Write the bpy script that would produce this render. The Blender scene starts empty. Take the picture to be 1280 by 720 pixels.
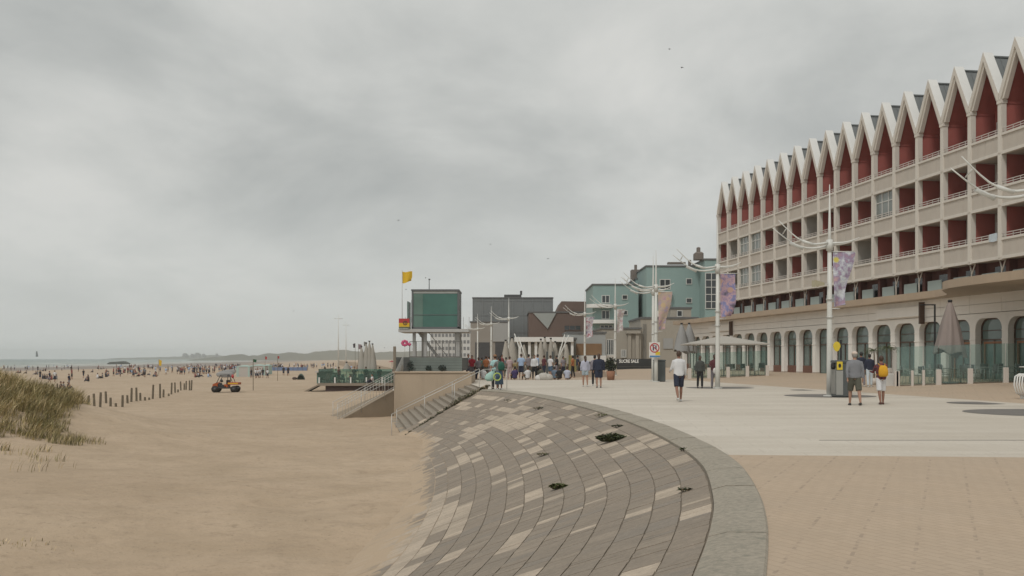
import bpy, bmesh, math, random
from mathutils import Vector, Matrix, noise
R = random.Random(7)
C = bpy.context.scene.collection
PI = math.pi
F = 1250.0; HZ = 447.5; CAM = 1.5
sc = bpy.context.scene

def gx(px, Y): return (px - 640) * Y / F           # lateral metres of a sight line at distance Y
def gy(py, z=0.0): return (CAM - z) * F / (py - HZ)  # distance of a ground point of height z
def sstep(t):
    t = max(0.0, min(1.0, t)); return t * t * (3 - 2 * t)

# ------------------------------------------------------------------ materials
MC = {}
def nt(name):
    m = bpy.data.materials.new(name); m.use_nodes = True
    t = m.node_tree; t.nodes.clear()
    o = t.nodes.new('ShaderNodeOutputMaterial'); b = t.nodes.new('ShaderNodeBsdfPrincipled')
    t.links.new(b.outputs[0], o.inputs[0])
    return m, t, b
def N(t, kind, **kw):
    n = t.nodes.new(kind)
    for k, v in kw.items():
        if k in ('operation', 'blend_type', 'data_type', 'noise_dimensions', 'feature', 'sky_type', 'sun_disc',
                 'sun_elevation', 'sun_rotation', 'vector_type', 'interpolation_type', 'wave_type', 'bands_direction', 'offset', 'squash'):
            setattr(n, k, v)
        else: n.inputs[k].default_value = v
    return n
def math_(t, op, a, b=None, c=None):
    n = t.nodes.new('ShaderNodeMath'); n.operation = op
    for i, v in enumerate((a, b, c)):
        if v is None: continue
        if isinstance(v, (int, float)): n.inputs[i].default_value = v
        else: t.links.new(v, n.inputs[i])
    return n.outputs[0]
def mixc(t, f, a, b, bt='MIX'):
    n = t.nodes.new('ShaderNodeMix'); n.data_type = 'RGBA'; n.blend_type = bt
    for idx, v in ((0, f), (6, a), (7, b)):
        if isinstance(v, (int, float)): n.inputs[idx].default_value = v
        elif isinstance(v, tuple): n.inputs[idx].default_value = (*v[:3], 1)
        else: t.links.new(v, n.inputs[idx])
    return n.outputs[2]
def coords(t, kind='Object', scale=(1, 1, 1), rot=(0, 0, 0)):
    tc = t.nodes.new('ShaderNodeTexCoord'); mp = t.nodes.new('ShaderNodeMapping')
    mp.inputs['Scale'].default_value = scale; mp.inputs['Rotation'].default_value = rot
    t.links.new(tc.outputs[kind], mp.inputs[0]); return mp.outputs[0]
def wpos(t): return t.nodes.new('ShaderNodeNewGeometry').outputs['Position']
def noise_(t, vec, scale, detail=4, rough=.55):
    n = N(t, 'ShaderNodeTexNoise', Scale=scale, Detail=detail, Roughness=rough); t.links.new(vec, n.inputs['Vector'])
    return n.outputs['Fac']
def ramp(t, f, stops):
    n = t.nodes.new('ShaderNodeValToRGB'); e = n.color_ramp.elements
    while len(e) < len(stops): e.new(.5)
    for x, (p, c) in zip(e, stops):
        x.position = p; x.color = (*c, 1) if isinstance(c, tuple) else (c, c, c, 1)
    t.links.new(f, n.inputs[0]); return n.outputs[0]
def bump(t, b, h, strength=.3, dist=.02):
    n = N(t, 'ShaderNodeBump', Strength=strength, Distance=dist); t.links.new(h, n.inputs['Height'])
    t.links.new(n.outputs[0], b.inputs['Normal'])
def mat(name, col, rough=.7, var=.18, scale=3.0, metal=0.0, stain=0.0, bmp=0.0, fine=None):
    if name in MC: return MC[name]
    m, t, b = nt(name)
    v = coords(t, 'Object')
    f = noise_(t, v, scale, 5)
    f2 = noise_(t, v, (fine or scale * 9), 3)
    c = mixc(t, f, tuple(x * (1 - var) for x in col), tuple(min(1, x * (1 + var)) for x in col))
    c = mixc(t, math_(t, 'MULTIPLY', f2, var), c, tuple(x * .75 for x in col))
    if stain:
        vs = coords(t, 'Object', (1.2, 1.2, .18))
        s = ramp(t, noise_(t, vs, 1.6, 5, .7), [(.52, 0.0), (.75, 1.0)])
        c = mixc(t, math_(t, 'MULTIPLY', s, stain), c, tuple(x * .55 for x in col))
    t.links.new(c, b.inputs['Base Color'])
    b.inputs['Roughness'].default_value = rough; b.inputs['Metallic'].default_value = metal
    if bmp: bump(t, b, f2, bmp, .01)
    MC[name] = m; return m
def cloth(name, col): return mat('cloth_' + name, col, .9, .2, 6)
def glass_mat(name, col=(.05, .075, .07), rough=.08):
    if name in MC: return MC[name]
    m, t, b = nt(name)
    f = noise_(t, coords(t), .6, 2)
    t.links.new(mixc(t, f, tuple(x * .6 for x in col), tuple(x * 1.5 for x in col)), b.inputs['Base Color'])
    b.inputs['Roughness'].default_value = rough; b.inputs['IOR'].default_value = 1.6
    MC[name] = m; return m
def clear_glass(name, tint=(.72, .86, .82), amount=.30):
    if name in MC: return MC[name]
    m = bpy.data.materials.new(name); m.use_nodes = True; t = m.node_tree; t.nodes.clear()
    o = t.nodes.new('ShaderNodeOutputMaterial'); tr = t.nodes.new('ShaderNodeBsdfTransparent')
    gl = N(t, 'ShaderNodeBsdfGlossy', Roughness=.03); df = t.nodes.new('ShaderNodeBsdfDiffuse')
    df.inputs[0].default_value = (.22, .36, .33, 1); tr.inputs[0].default_value = (*tint, 1)
    lw = N(t, 'ShaderNodeFresnel', IOR=1.5)
    m1 = N(t, 'ShaderNodeMixShader'); m1.inputs[0].default_value = amount
    m2 = t.nodes.new('ShaderNodeMixShader')
    t.links.new(tr.outputs[0], m1.inputs[1]); t.links.new(df.outputs[0], m1.inputs[2])
    t.links.new(lw.outputs[0], m2.inputs[0]); t.links.new(m1.outputs[0], m2.inputs[1]); t.links.new(gl.outputs[0], m2.inputs[2])
    t.links.new(m2.outputs[0], o.inputs[0])
    MC[name] = m; return m

# ------------------------------------------------------------------ mesh builder
class MB:
    def __init__(s, M=None): s.v = []; s.f = []; s.mi = []; s.M = M; s.cur = 0; s.sm = []
    def add(s, vs, fs, smooth=False):
        o = len(s.v)
        for p in vs:
            p = Vector(p)
            if s.M is not None: p = s.M @ p
            s.v.append(tuple(p))
        for f in fs:
            s.f.append(tuple(i + o for i in f)); s.mi.append(s.cur); s.sm.append(smooth)
    def m(s, i): s.cur = i; return s
    def box(s, x0, x1, y0, y1, z0, z1):
        s.add([(x0, y0, z0), (x1, y0, z0), (x1, y1, z0), (x0, y1, z0), (x0, y0, z1), (x1, y0, z1), (x1, y1, z1), (x0, y1, z1)],
              [(0, 3, 2, 1), (4, 5, 6, 7), (0, 1, 5, 4), (1, 2, 6, 5), (2, 3, 7, 6), (3, 0, 4, 7)])
        return s
    def bev(s, x0, x1, y0, y1, z0, z1, e=.02):      # box with chamfered vertical and top edges
        P = [(x0 + e, y0), (x1 - e, y0), (x1, y0 + e), (x1, y1 - e), (x1 - e, y1), (x0 + e, y1), (x0, y1 - e), (x0, y0 + e)]
        cx, cy = (x0 + x1) / 2, (y0 + y1) / 2
        def ins(p, k): return (p[0] + (k if p[0] < cx else -k), p[1] + (k if p[1] < cy else -k))
        vs = [(*p, z0) for p in P] + [(*p, z1 - e) for p in P] + [(*ins(p, e), z1) for p in P]
        fs = [tuple(reversed(range(8))), tuple(range(16, 24))]
        for r in (0, 8):
            for i in range(8): j = (i + 1) % 8; fs.append((r + i, r + j, r + 8 + j, r + 8 + i))
        s.add(vs, fs); return s
    def quad(s, a, b, c, d): s.add([a, b, c, d], [(0, 1, 2, 3)]); return s
    def prism(s, poly, z0, z1):
        n = len(poly)
        area = sum(poly[i][0] * poly[(i + 1) % n][1] - poly[(i + 1) % n][0] * poly[i][1] for i in range(n))
        if area < 0: poly = poly[::-1]
        s.add([(x, y, z0) for x, y in poly] + [(x, y, z1) for x, y in poly],
              [tuple(reversed(range(n))), tuple(range(n, 2 * n))] + [(i, (i + 1) % n, n + (i + 1) % n, n + i) for i in range(n)])
        return s
    def prism_xz(s, poly, y0, y1):                   # outline in x,z extruded along y
        n = len(poly)
        s.add([(x, y0, z) for x, z in poly] + [(x, y1, z) for x, z in poly],
              [tuple(range(n)), tuple(reversed(range(n, 2 * n)))] + [((i + 1) % n, i, n + i, n + (i + 1) % n) for i in range(n)])
        return s
    def tube(s, pts, rad, n=8, flat=1.0, smooth=True, cap=True):
        pts = [Vector(p) for p in pts]
        if isinstance(rad, (int, float)): rad = [rad] * len(pts)
        rings = []; up = None
        for i, p in enumerate(pts):
            d = (pts[min(i + 1, len(pts) - 1)] - pts[max(i - 1, 0)])
            d = d.normalized() if d.length > 1e-9 else Vector((0, 0, 1))
            if up is None: up = Vector((0, 1, 0)) if abs(d.y) < .9 else Vector((1, 0, 0))
            a = d.cross(up).normalized(); up = a.cross(d).normalized()
            rings.append([tuple(p + a * math.cos(2 * PI * k / n) * rad[i] + up * math.sin(2 * PI * k / n) * rad[i] * flat) for k in range(n)])
        vs = [v for r in rings for v in r]; fs = []
        for i in range(len(rings) - 1):
            for k in range(n):
                k2 = (k + 1) % n; fs.append((i * n + k, i * n + k2, (i + 1) * n + k2, (i + 1) * n + k))
        if cap: fs += [tuple(reversed(range(n))), tuple(range((len(rings) - 1) * n, len(rings) * n))]
        s.add(vs, fs, smooth); return s
    def loft(s, rings, n=14, cap=True):               # rings: (cx, cy, cz, rx, ry) horizontal ellipses
        vs = []; fs = []
        for (cx, cy, cz, rx, ry) in rings:
            vs += [(cx + rx * math.cos(2 * PI * k / n), cy + ry * math.sin(2 * PI * k / n), cz) for k in range(n)]
        for i in range(len(rings) - 1):
            for k in range(n):
                k2 = (k + 1) % n; fs.append((i * n + k, i * n + k2, (i + 1) * n + k2, (i + 1) * n + k))
        if cap: fs += [tuple(reversed(range(n))), tuple(range((len(rings) - 1) * n, len(rings) * n))]
        s.add(vs, fs, True); return s
    def ball(s, c, rx, ry=None, rz=None, n=12, m=8):
        ry = ry or rx; rz = rz or rx
        r = []
        for i in range(m + 1):
            a = -PI / 2 + PI * i / m
            r.append((c[0], c[1], c[2] + rz * math.sin(a), max(1e-4, rx * math.cos(a)), max(1e-4, ry * math.cos(a))))
        s.loft(r, n); return s
    def build(s, name, mats, parent=None, smooth=None, voxel=0):
        me = bpy.data.meshes.new(name); me.from_pydata(s.v, [], s.f); me.update()
        if not isinstance(mats, (list, tuple)): mats = [mats]
        for m in mats: me.materials.append(m)
        me.polygons.foreach_set('material_index', [min(i, len(mats) - 1) for i in s.mi])
        me.polygons.foreach_set('use_smooth', [bool(x) if smooth is None else smooth for x in s.sm])
        o = bpy.data.objects.new(name, me); C.objects.link(o)
        if voxel:
            md = o.modifiers.new('r', 'REMESH'); md.mode = 'VOXEL'; md.voxel_size = voxel; md.use_smooth_shade = True
            sm = o.modifiers.new('s', 'SMOOTH'); sm.factor = .5; sm.iterations = 2
            dg = bpy.context.evaluated_depsgraph_get(); me2 = bpy.data.meshes.new_from_object(o.evaluated_get(dg))
            o.modifiers.clear(); o.data = me2; me2.name = name
            if not me2.materials:
                for m in mats: me2.materials.append(m)
        if parent: o.parent = parent
        return o

def tag(o, label, cat, group=None, kind=None):
    o['label'] = label; o['category'] = cat
    if group: o['group'] = group
    if kind: o['kind'] = kind
    return o
def struct(o, kind='structure'): o['kind'] = kind; return o
def empty(name, loc, rz=0, label='', cat='', group=None):
    o = bpy.data.objects.new(name, None); C.objects.link(o); o.location = loc; o.rotation_euler = (0, 0, rz)
    o.empty_display_size = .3
    tag(o, label, cat, group); return o
KIDS = {}
def copy_tree(o, loc=None, rz=None, label=None, group=None, parent=None):
    if not KIDS or KIDS.get('n') != len(bpy.data.objects):
        KIDS.clear()
        for x in bpy.data.objects:
            if x.parent: KIDS.setdefault(x.parent.name, []).append(x)
    kids = {k: v for k, v in KIDS.items()}
    def rec(a, par):
        c = a.copy(); C.objects.link(c)
        if par: c.parent = par
        for ch in kids.get(a.name, []): rec(ch, c)
        return c
    c = rec(o, parent); KIDS.clear()
    if loc is not None: c.location = loc
    if rz is not None: c.rotation_euler = (0, 0, rz)
    if label: c['label'] = label
    if group: c['group'] = group
    return c
def text_mesh(name, body, size, mt, parent, loc, rot=(PI / 2, 0, 0), depth=.004):
    cu = bpy.data.curves.new(name, 'FONT'); cu.body = body; cu.size = size; cu.extrude = depth; cu.offset = .012; cu.align_x = 'CENTER'; cu.align_y = 'CENTER'
    o = bpy.data.objects.new(name, cu); C.objects.link(o)
    dg = bpy.context.evaluated_depsgraph_get(); me = bpy.data.meshes.new_from_object(o.evaluated_get(dg))
    bpy.data.objects.remove(o); me.materials.clear(); me.materials.append(mt)
    o = bpy.data.objects.new(name, me); C.objects.link(o); o.location = loc; o.rotation_euler = rot
    if parent: o.parent = parent
    return o

# ------------------------------------------------------------------ plan of the place
EX, EY = .1449, -.9895                 # along the hotel front, towards the viewer
NX, NY = -.9895, -.1449                # outwards from the hotel front, towards the sea
OX, OY = 21.3, 103.5                   # far front corner of the hotel
HROT = math.atan2(EY, EX)
def hotel_w(X, Y): return (X - OX) * NX + (Y - OY) * NY
def hotel_pt(s, w): return (OX + EX * s + NX * w, OY + EY * s + NY * w)
def prom_z(X, Y): return .33 * sstep((16 - hotel_w(X, Y)) / 13)
# promenade edge (landward side of the coping), from behind the viewer to the stairs
EDGE = [(-6.5, -12), (-3.6, -8), (-1.6, -4), (-.3, 0), (.75, 3.4), (1.75, 6.88), (2.37, 9.3), (2.82, 11.54), (3.25, 14.5), (3.42, 17.8),
        (3.37, 23.3), (2.88, 30), (1.82, 37.9), (.35, 44.4), (-1.25, 47.9)]
def catmull(P, n):
    out = []
    for i in range(len(P) - 1):
        p0 = P[max(i - 1, 0)]; p1 = P[i]; p2 = P[i + 1]; p3 = P[min(i + 2, len(P) - 1)]
        for k in range(n):
            t = k / n
            out.append(tuple(.5 * ((2 * p1[a]) + (-p0[a] + p2[a]) * t + (2 * p0[a] - 5 * p1[a] + 4 * p2[a] - p3[a]) * t * t
                                   + (-p0[a] + 3 * p1[a] - 3 * p2[a] + p3[a]) * t ** 3) for a in range(2)))
    out.append(P[-1]); return out
EC = catmull(EDGE, 24)
# resample by arc length
ECL = [0.0]
for a, b in zip(EC, EC[1:]): ECL.append(ECL[-1] + math.hypot(b[0] - a[0], b[1] - a[1]))
import bisect
def edge_at(t):
    t = max(0, min(ECL[-1] - 1e-6, t)); i = bisect.bisect_right(ECL, t) - 1
    i = min(i, len(EC) - 2); k = (t - ECL[i]) / max(1e-9, ECL[i + 1] - ECL[i])
    x = EC[i][0] + (EC[i + 1][0] - EC[i][0]) * k; y = EC[i][1] + (EC[i + 1][1] - EC[i][1]) * k
    i0 = max(0, i - 14); i1 = min(len(EC) - 1, i + 15)
    dx = EC[i1][0] - EC[i0][0]; dy = EC[i1][1] - EC[i0][1]; l = math.hypot(dx, dy)
    return x, y, -dy / l, dx / l        # point and unit normal to the sea side
TL = ECL[-1]
def rev_pt(t, d, lift=0.0):
    x, y, nx, ny = edge_at(t)
    sl = .33 + .125 * sstep((t - (TL - 17)) / 15)
    z = -.03 if d < .5 else -.06 - sl * (d - .5) - .006 * (d - .5) ** 2
    return (x + nx * d, y + ny * d, z + lift)
def fbm(x, y, s, o=4): return noise.fractal(Vector((x * s, y * s, 3.1)), 1.0, 2.0, o)
def sea_s(X, Y): return X + 270 + .16 * max(Y - 620, 0)
def sand_z(X, Y):
    s = sea_s(X, Y)
    z = -3.5 + 1.5 * sstep(s / 240) if s > 0 else -3.5 + max(-1.5, s * .02)
    if -80 < X < 20 and Y < 150:
        z += .09 * fbm(X, Y, .12) + .035 * fbm(X, Y, .5) + .012 * fbm(X, Y, 1.9)
        z += 2.85 * math.exp(-((X + 25) ** 2 / 56 + (Y - 41) ** 2 / 98)) * (1 + .16 * fbm(X, Y, .3))
        if X > -11 and Y < 30: z -= .22 * sstep((30 - Y) / 14) * sstep((X + 11) / 4)
        if X > -9: z += .10 * fbm(X, Y, .33, 3) + .05 * fbm(X, Y, 1.3)
        z += .55 * math.exp(-((X + 17) ** 2 / 60 + (Y - 22) ** 2 / 90))
        z += .3 * math.exp(-((X + 31) ** 2 / 16 + (Y - 74) ** 2 / 300))
    elif Y < 600 and s > 0: z += .12 * fbm(X, Y, .05)
    if X > 25 : z += 1.9 * sstep((X - 25) / 40) if Y > 60 or X > 60 else 0
    return z
# ================================================================== camera, light, sky
cam = bpy.data.cameras.new('camera'); co = bpy.data.objects.new('camera', cam); C.objects.link(co)
sc.cycles.volume_bounces = 2
co.location = (0, 0, CAM); co.rotation_euler = (PI / 2, 0, 0)
cam.sensor_width = 36; cam.lens = 36 * F / 1280; cam.shift_y = (HZ - 360) / 1280; cam.clip_end = 20000; cam.clip_start = .1
sc.camera = co
SUN_EL, SUN_AZ = math.radians(52), math.radians(205)   # azimuth clockwise from +Y: high, behind the viewer
w = bpy.data.worlds.new('World'); sc.world = w; w.use_nodes = True
t = w.node_tree; t.nodes.clear()
out = t.nodes.new('ShaderNodeOutputWorld'); bg = t.nodes.new('ShaderNodeBackground'); t.links.new(bg.outputs[0], out.inputs[0])
bg.inputs[1].default_value = .1
sky = N(t, 'ShaderNodeTexSky', sky_type='NISHITA', sun_disc=False, sun_elevation=SUN_EL, sun_rotation=SUN_AZ)
tc = t.nodes.new('ShaderNodeTexCoord'); sp = t.nodes.new('ShaderNodeSeparateXYZ'); t.links.new(tc.outputs['Generated'], sp.inputs[0])
zz = math_(t, 'ABSOLUTE', sp.outputs[2]); den = math_(t, 'ADD', zz, .30)
cb = t.nodes.new('ShaderNodeCombineXYZ')
t.links.new(math_(t, 'DIVIDE', sp.outputs[0], den), cb.inputs[0]); t.links.new(math_(t, 'DIVIDE', sp.outputs[1], den), cb.inputs[1])
mp = t.nodes.new('ShaderNodeMapping'); mp.inputs['Scale'].default_value = (.95, .85, 1); mp.inputs['Rotation'].default_value = (0, 0, .35); mp.inputs['Location'].default_value = (2.3, .4, 0)
t.links.new(cb.outputs[0], mp.inputs[0])
n1 = N(t, 'ShaderNodeTexNoise', Scale=1.8, Detail=9, Roughness=.57, Distortion=.25); t.links.new(mp.outputs[0], n1.inputs['Vector'])
n2 = N(t, 'ShaderNodeTexNoise', Scale=.5, Detail=2, Roughness=.4); t.links.new(mp.outputs[0], n2.inputs['Vector'])
cl = math_(t, 'ADD', math_(t, 'MULTIPLY', n1.outputs['Fac'], .62), math_(t, 'MULTIPLY', n2.outputs['Fac'], .38))
# soften towards the horizon
ccol = ramp(t, cl, [(.37, (4.15, 4.30, 4.18)), (.45, (4.90, 5.02, 4.84)), (.52, (5.75, 5.84, 5.60)), (.61, (6.7, 6.7, 6.4))])
hcol = (5.6, 5.85, 5.68)
hz = ramp(t, zz, [(0.0, 1.0), (.07, .5), (.18, 0.0)])
ccol = mixc(t, hz, ccol, hcol)
# brighter overhead, as under any overcast
br = ramp(t, zz, [(.30, 1.0), (.9, 1.12)])
ccol = mixc(t, 1.0, ccol, br, 'MULTIPLY')
fin = mixc(t, .965, sky.outputs[0], ccol)
t.links.new(fin, bg.inputs[0])
sl = bpy.data.lights.new('sun', 'SUN'); sl.energy = 1.4; sl.angle = math.radians(11); sl.color = (1, .96, .90)
so = bpy.data.objects.new('sun', sl); C.objects.link(so)
d = Vector((math.sin(SUN_AZ) * math.cos(SUN_EL), math.cos(SUN_AZ) * math.cos(SUN_EL), math.sin(SUN_EL)))
so.rotation_euler = d.to_track_quat('Z', 'Y').to_euler(); so.location = (0, -20, 40)
sc.view_settings.view_transform = 'Standard'; sc.view_settings.look = 'None'; sc.view_settings.exposure = 0; sc.view_settings.gamma = 1
sc.view_settings.use_curve_mapping = False

# haze
hm = bpy.data.materials.new('haze'); hm.use_nodes = True; t = hm.node_tree; t.nodes.clear()
o = t.nodes.new('ShaderNodeOutputMaterial'); pv = t.nodes.new('ShaderNodeVolumePrincipled')
pv.inputs['Color'].default_value = (.985, 1.0, 1.0, 1); pv.inputs['Density'].default_value = .00024; pv.inputs['Anisotropy'].default_value = .6
t.links.new(pv.outputs[0], o.inputs['Volume'])
MB().box(-8200, 4200, -80, 4420, -7, 32).build('haze', hm)
struct(bpy.data.objects['haze'], 'stuff')

# ================================================================== sand
m, t, b = nt('sand')
p = wpos(t)
big = noise_(t, p, .06, 3); mid = noise_(t, p, .5, 5, .6); fine = noise_(t, p, 9, 5, .7)
c = mixc(t, ramp(t, big, [(.35, 0.0), (.65, 1.0)]), (.41, .308, .212), (.475, .368, .262))
c = mixc(t, ramp(t, mid, [(.38, .55), (.62, 0.0)]), c, (.335, .252, .168))
mx = t.nodes.new('ShaderNodeMapping'); mx.inputs['Scale'].default_value = (.25, .9, 1); mx.inputs['Rotation'].default_value = (0, 0, .35); t.links.new(p, mx.inputs[0])
c = mixc(t, ramp(t, noise_(t, mx.outputs[0], .55, 4, .6), [(.50, 0.0), (.80, .25)]), c, (.51, .40, .285))
c = mixc(t, ramp(t, noise_(t, p, 3.1, 5, .75), [(.57, 0.0), (.70, .6)]), c, (.24, .175, .115))
c = mixc(t, ramp(t, noise_(t, p, 16, 2, .5), [(.66, 0.0), (.74, .6)]), c, (.10, .075, .055))
c = mixc(t, ramp(t, noise_(t, p, 1.6, 6, .85), [(.50, 0.0), (.62, .30)]), c, (.27, .20, .14))
c = mixc(t, ramp(t, noise_(t, p, 6.5, 4, .8), [(.30, .30), (.42, 0.0)]), c, (.50, .40, .29))
# wet tidal flat near the water
sx = t.nodes.new('ShaderNodeSeparateXYZ'); t.links.new(p, sx.inputs[0])
yy = math_(t, 'MAXIMUM', math_(t, 'SUBTRACT', sx.outputs[1], 620), 0)
sea = math_(t, 'ADD', math_(t, 'ADD', sx.outputs[0], 270), math_(t, 'MULTIPLY', yy, .16))
px_ = t.nodes.new('ShaderNodeMapping'); px_.inputs['Scale'].default_value = (.03, .004, 1); t.links.new(p, px_.inputs[0])
sw = math_(t, 'ADD', sea, math_(t, 'MULTIPLY', math_(t, 'SUBTRACT', noise_(t, px_.outputs[0], 1, 4), .5), 120))
wet = ramp(t, math_(t, 'DIVIDE', sw, 200), [(.42, 1.0), (.62, 0.0)])
c = mixc(t, wet, c, (.225, .192, .165))
t.links.new(c, b.inputs['Base Color'])
t.links.new(math_(t, 'SUBTRACT', .95, math_(t, 'MULTIPLY', wet, .12)), b.inputs['Roughness'])
vr = N(t, 'ShaderNodeTexVoronoi', Scale=1.9); t.links.new(p, vr.inputs['Vector'])
h = math_(t, 'ADD', math_(t, 'MULTIPLY', mid, 1.2), math_(t, 'ADD', math_(t, 'MULTIPLY', fine, .22), math_(t, 'MULTIPLY', vr.outputs['Distance'], .55)))
h = math_(t, 'ADD', h, math_(t, 'MULTIPLY', noise_(t, p, 3.4, 4, .65), .7))
bump(t, b, h, .7, .07)
SAND = m; MC['sand'] = m
def axis(f0, f1, step, lo, hi, g=1.16):
    a = [f0 + step * i for i in range(int((f1 - f0) / step) + 1)]
    st = step; x = a[-1]
    while x < hi: st *= g; x += st; a.append(min(x, hi))
    st = step; x = a[0]; b = []
    while x > lo: st *= g; x -= st; b.append(max(x, lo))
    return b[::-1] + a
xs = axis(-62, 8, .5, -8000, 4000); ys = axis(0, 120, .55, -60, 4300, 1.1)
mb = MB(); nx = len(xs)
vs = [(x, y, sand_z(x, y)) for y in ys for x in xs]
fs = [(j * nx + i, j * nx + i + 1, (j + 1) * nx + i + 1, (j + 1) * nx + i) for j in range(len(ys) - 1) for i in range(nx - 1)]
mb.add(vs, fs, True); struct(mb.build('sand_beach', SAND))

# ================================================================== sea
m, t, b = nt('sea')
p = wpos(t)
sx = t.nodes.new('ShaderNodeSeparateXYZ'); t.links.new(p, sx.inputs[0])
yy = math_(t, 'MAXIMUM', math_(t, 'SUBTRACT', sx.outputs[1], 620), 0)
sea = math_(t, 'ADD', math_(t, 'ADD', sx.outputs[0], 270), math_(t, 'MULTIPLY', yy, .16))
m2 = t.nodes.new('ShaderNodeMapping'); m2.inputs['Scale'].default_value = (.05, .006, 1); m2.inputs['Rotation'].default_value = (0, 0, .1); t.links.new(p, m2.inputs[0])
wn = noise_(t, m2.outputs[0], 1.0, 5, .6)
sd = math_(t, 'ADD', sea, math_(t, 'MULTIPLY', math_(t, 'SUBTRACT', wn, .5), 70))
c = ramp(t, math_(t, 'DIVIDE', math_(t, 'MULTIPLY', sea, -1), 900), [(0.0, (.30, .30, .26)), (.12, (.20, .245, .22)), (.6, (.12, .17, .16)), (1.0, (.10, .15, .145))])
wv = math_(t, 'SINE', math_(t, 'MULTIPLY', sd, .105))
foam = math_(t, 'MULTIPLY', ramp(t, wv, [(.80, 0.0), (.93, 1.0)]), ramp(t, math_(t, 'DIVIDE', math_(t, 'MULTIPLY', sea, -1), 300), [(0.0, 1.0), (.45, .8), (1.0, 0.0)]))
foam = math_(t, 'MULTIPLY', foam, ramp(t, noise_(t, m2.outputs[0], 3.3, 3), [(.40, 0.0), (.55, 1.0)]))
c = mixc(t, foam, c, (.62, .63, .6)); t.links.new(c, b.inputs['Base Color'])
b.inputs['Roughness'].default_value = .42
bump(t, b, noise_(t, p, .4, 4), .6, .5)
MB().quad((-8100, -60, -3.5), (600, -60, -3.5), (600, 4200, -3.5), (-8100, 4200, -3.5)).build('sea', m)
struct(bpy.data.objects['sea'])

# ================================================================== promenade
m, t, b = nt('promenade_paving')
p = wpos(t); sx = t.nodes.new('ShaderNodeSeparateXYZ'); t.links.new(p, sx.inputs[0])
X_, Y_ = sx.outputs[0], sx.outputs[1]
wd = math_(t, 'ADD', math_(t, 'MULTIPLY', math_(t, 'SUBTRACT', X_, OX), NX), math_(t, 'MULTIPLY', math_(t, 'SUBTRACT', Y_, OY), NY))
near = math_(t, 'LESS_THAN', math_(t, 'ADD', Y_, math_(t, 'MULTIPLY', X_, .09)), 15.8)
far = math_(t, 'MAXIMUM', math_(t, 'LESS_THAN', wd, 14.9), math_(t, 'GREATER_THAN', Y_, 68.5))
tan = math_(t, 'MAXIMUM', near, far)
def brick(vec_rot, scale, bw, rh, c1, c2, mort, ms=.012, off=.5):
    mp = t.nodes.new('ShaderNodeMapping'); mp.inputs['Rotation'].default_value = (0, 0, vec_rot); t.links.new(p, mp.inputs[0])
    n = t.nodes.new('ShaderNodeTexBrick'); t.links.new(mp.outputs[0], n.inputs['Vector']); n.offset = off
    for k, v in (('Color1', (*c1, 1)), ('Color2', (*c2, 1)), ('Mortar', (*mort, 1)), ('Scale', scale), ('Mortar Size', ms), ('Brick Width', bw), ('Row Height', rh), ('Bias', -.1)):
        n.inputs[k].default_value = v
    return n
b1 = brick(1.16, 1, .22, .11, (.455, .348, .248), (.49, .376, .272), (.36, .27, .19), .005)
b2 = brick(.10, 1, 1.2, .6, (.62, .572, .500), (.65, .603, .528), (.48, .44, .385), .010)
bn = noise_(t, p, .35, 4, .6); fn = noise_(t, p, 14, 4, .7)
ct = mixc(t, ramp(t, bn, [(.3, .35), (.6, 0.0)]), b1.outputs[0], (.37, .28, .195))
# darker dotted joint lines every metre or so in the small pavers
mp = t.nodes.new('ShaderNodeMapping'); mp.inputs['Rotation'].default_value = (0, 0, .41); t.links.new(p, mp.inputs[0])
s2 = t.nodes.new('ShaderNodeSeparateXYZ'); t.links.new(mp.outputs[0], s2.inputs[0])
fr = math_(t, 'ABSOLUTE', math_(t, 'SUBTRACT', math_(t, 'FRACT', math_(t, 'MULTIPLY', s2.outputs[0], 2.27)), .5))
dots = math_(t, 'MULTIPLY', math_(t, 'LESS_THAN', fr, .035), ramp(t, noise_(t, p, 5.5, 3, .7), [(.50, 0.0), (.58, 1.0)]))
ct = mixc(t, math_(t, 'MULTIPLY', dots, .42), ct, (.17, .13, .10))
mps = t.nodes.new('ShaderNodeMapping'); mps.inputs['Scale'].default_value = (.25, 1.3, 1); t.links.new(p, mps.inputs[0])
cw = mixc(t, ramp(t, noise_(t, mps.outputs[0], .5, 5, .65), [(.42, .55), (.68, 0.0)]), b2.outputs[0], (.47, .42, .345))
c = mixc(t, tan, cw, ct)
c = mixc(t, ramp(t, noise_(t, p, .16, 5, .7), [(.45, 0.0), (.70, .30)]), c, (.36, .31, .25))
c = mixc(t, ramp(t, fn, [(.45, .22), (.7, 0.0)]), c, (.30, .24, .18))
c = mixc(t, ramp(t, noise_(t, p, 1.7, 6, .8), [(.62, 0.0), (.80, .25)]), c, (.20, .17, .14))
t.links.new(c, b.inputs['Base Color']); b.inputs['Roughness'].default_value = .78
bump(t, b, math_(t, 'ADD', fn, math_(t, 'MULTIPLY', b1.outputs['Fac'], -.6)), .25, .008)
PAVE = m
mb = MB()
rows = []
for i in range(0, len(EC), 3): rows.append((EC[i][0], EC[i][1]))
if rows[-1] != EC[-1]: rows.append(EC[-1])
rows += [(-1.4, 49.1), (-1.85, 53.0), (-2.4, 58.0), (-2.3, 60.5), (-6.7, 60.6), (-6.9, 66), (-7.0, 72), (-8, 80), (-9, 90), (-11, 105), (-14, 125), (-20, 160), (-30, 220), (-45, 300), (-90, 520)]
NC = 44
vs = []; fs = []
for (x0, y0) in rows:
    for k in range(NC + 1):
        f = (k / NC) ** 1.9; X = x0 + (420 - x0) * f; vs.append((X, y0, prom_z(X, y0)))
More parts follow.
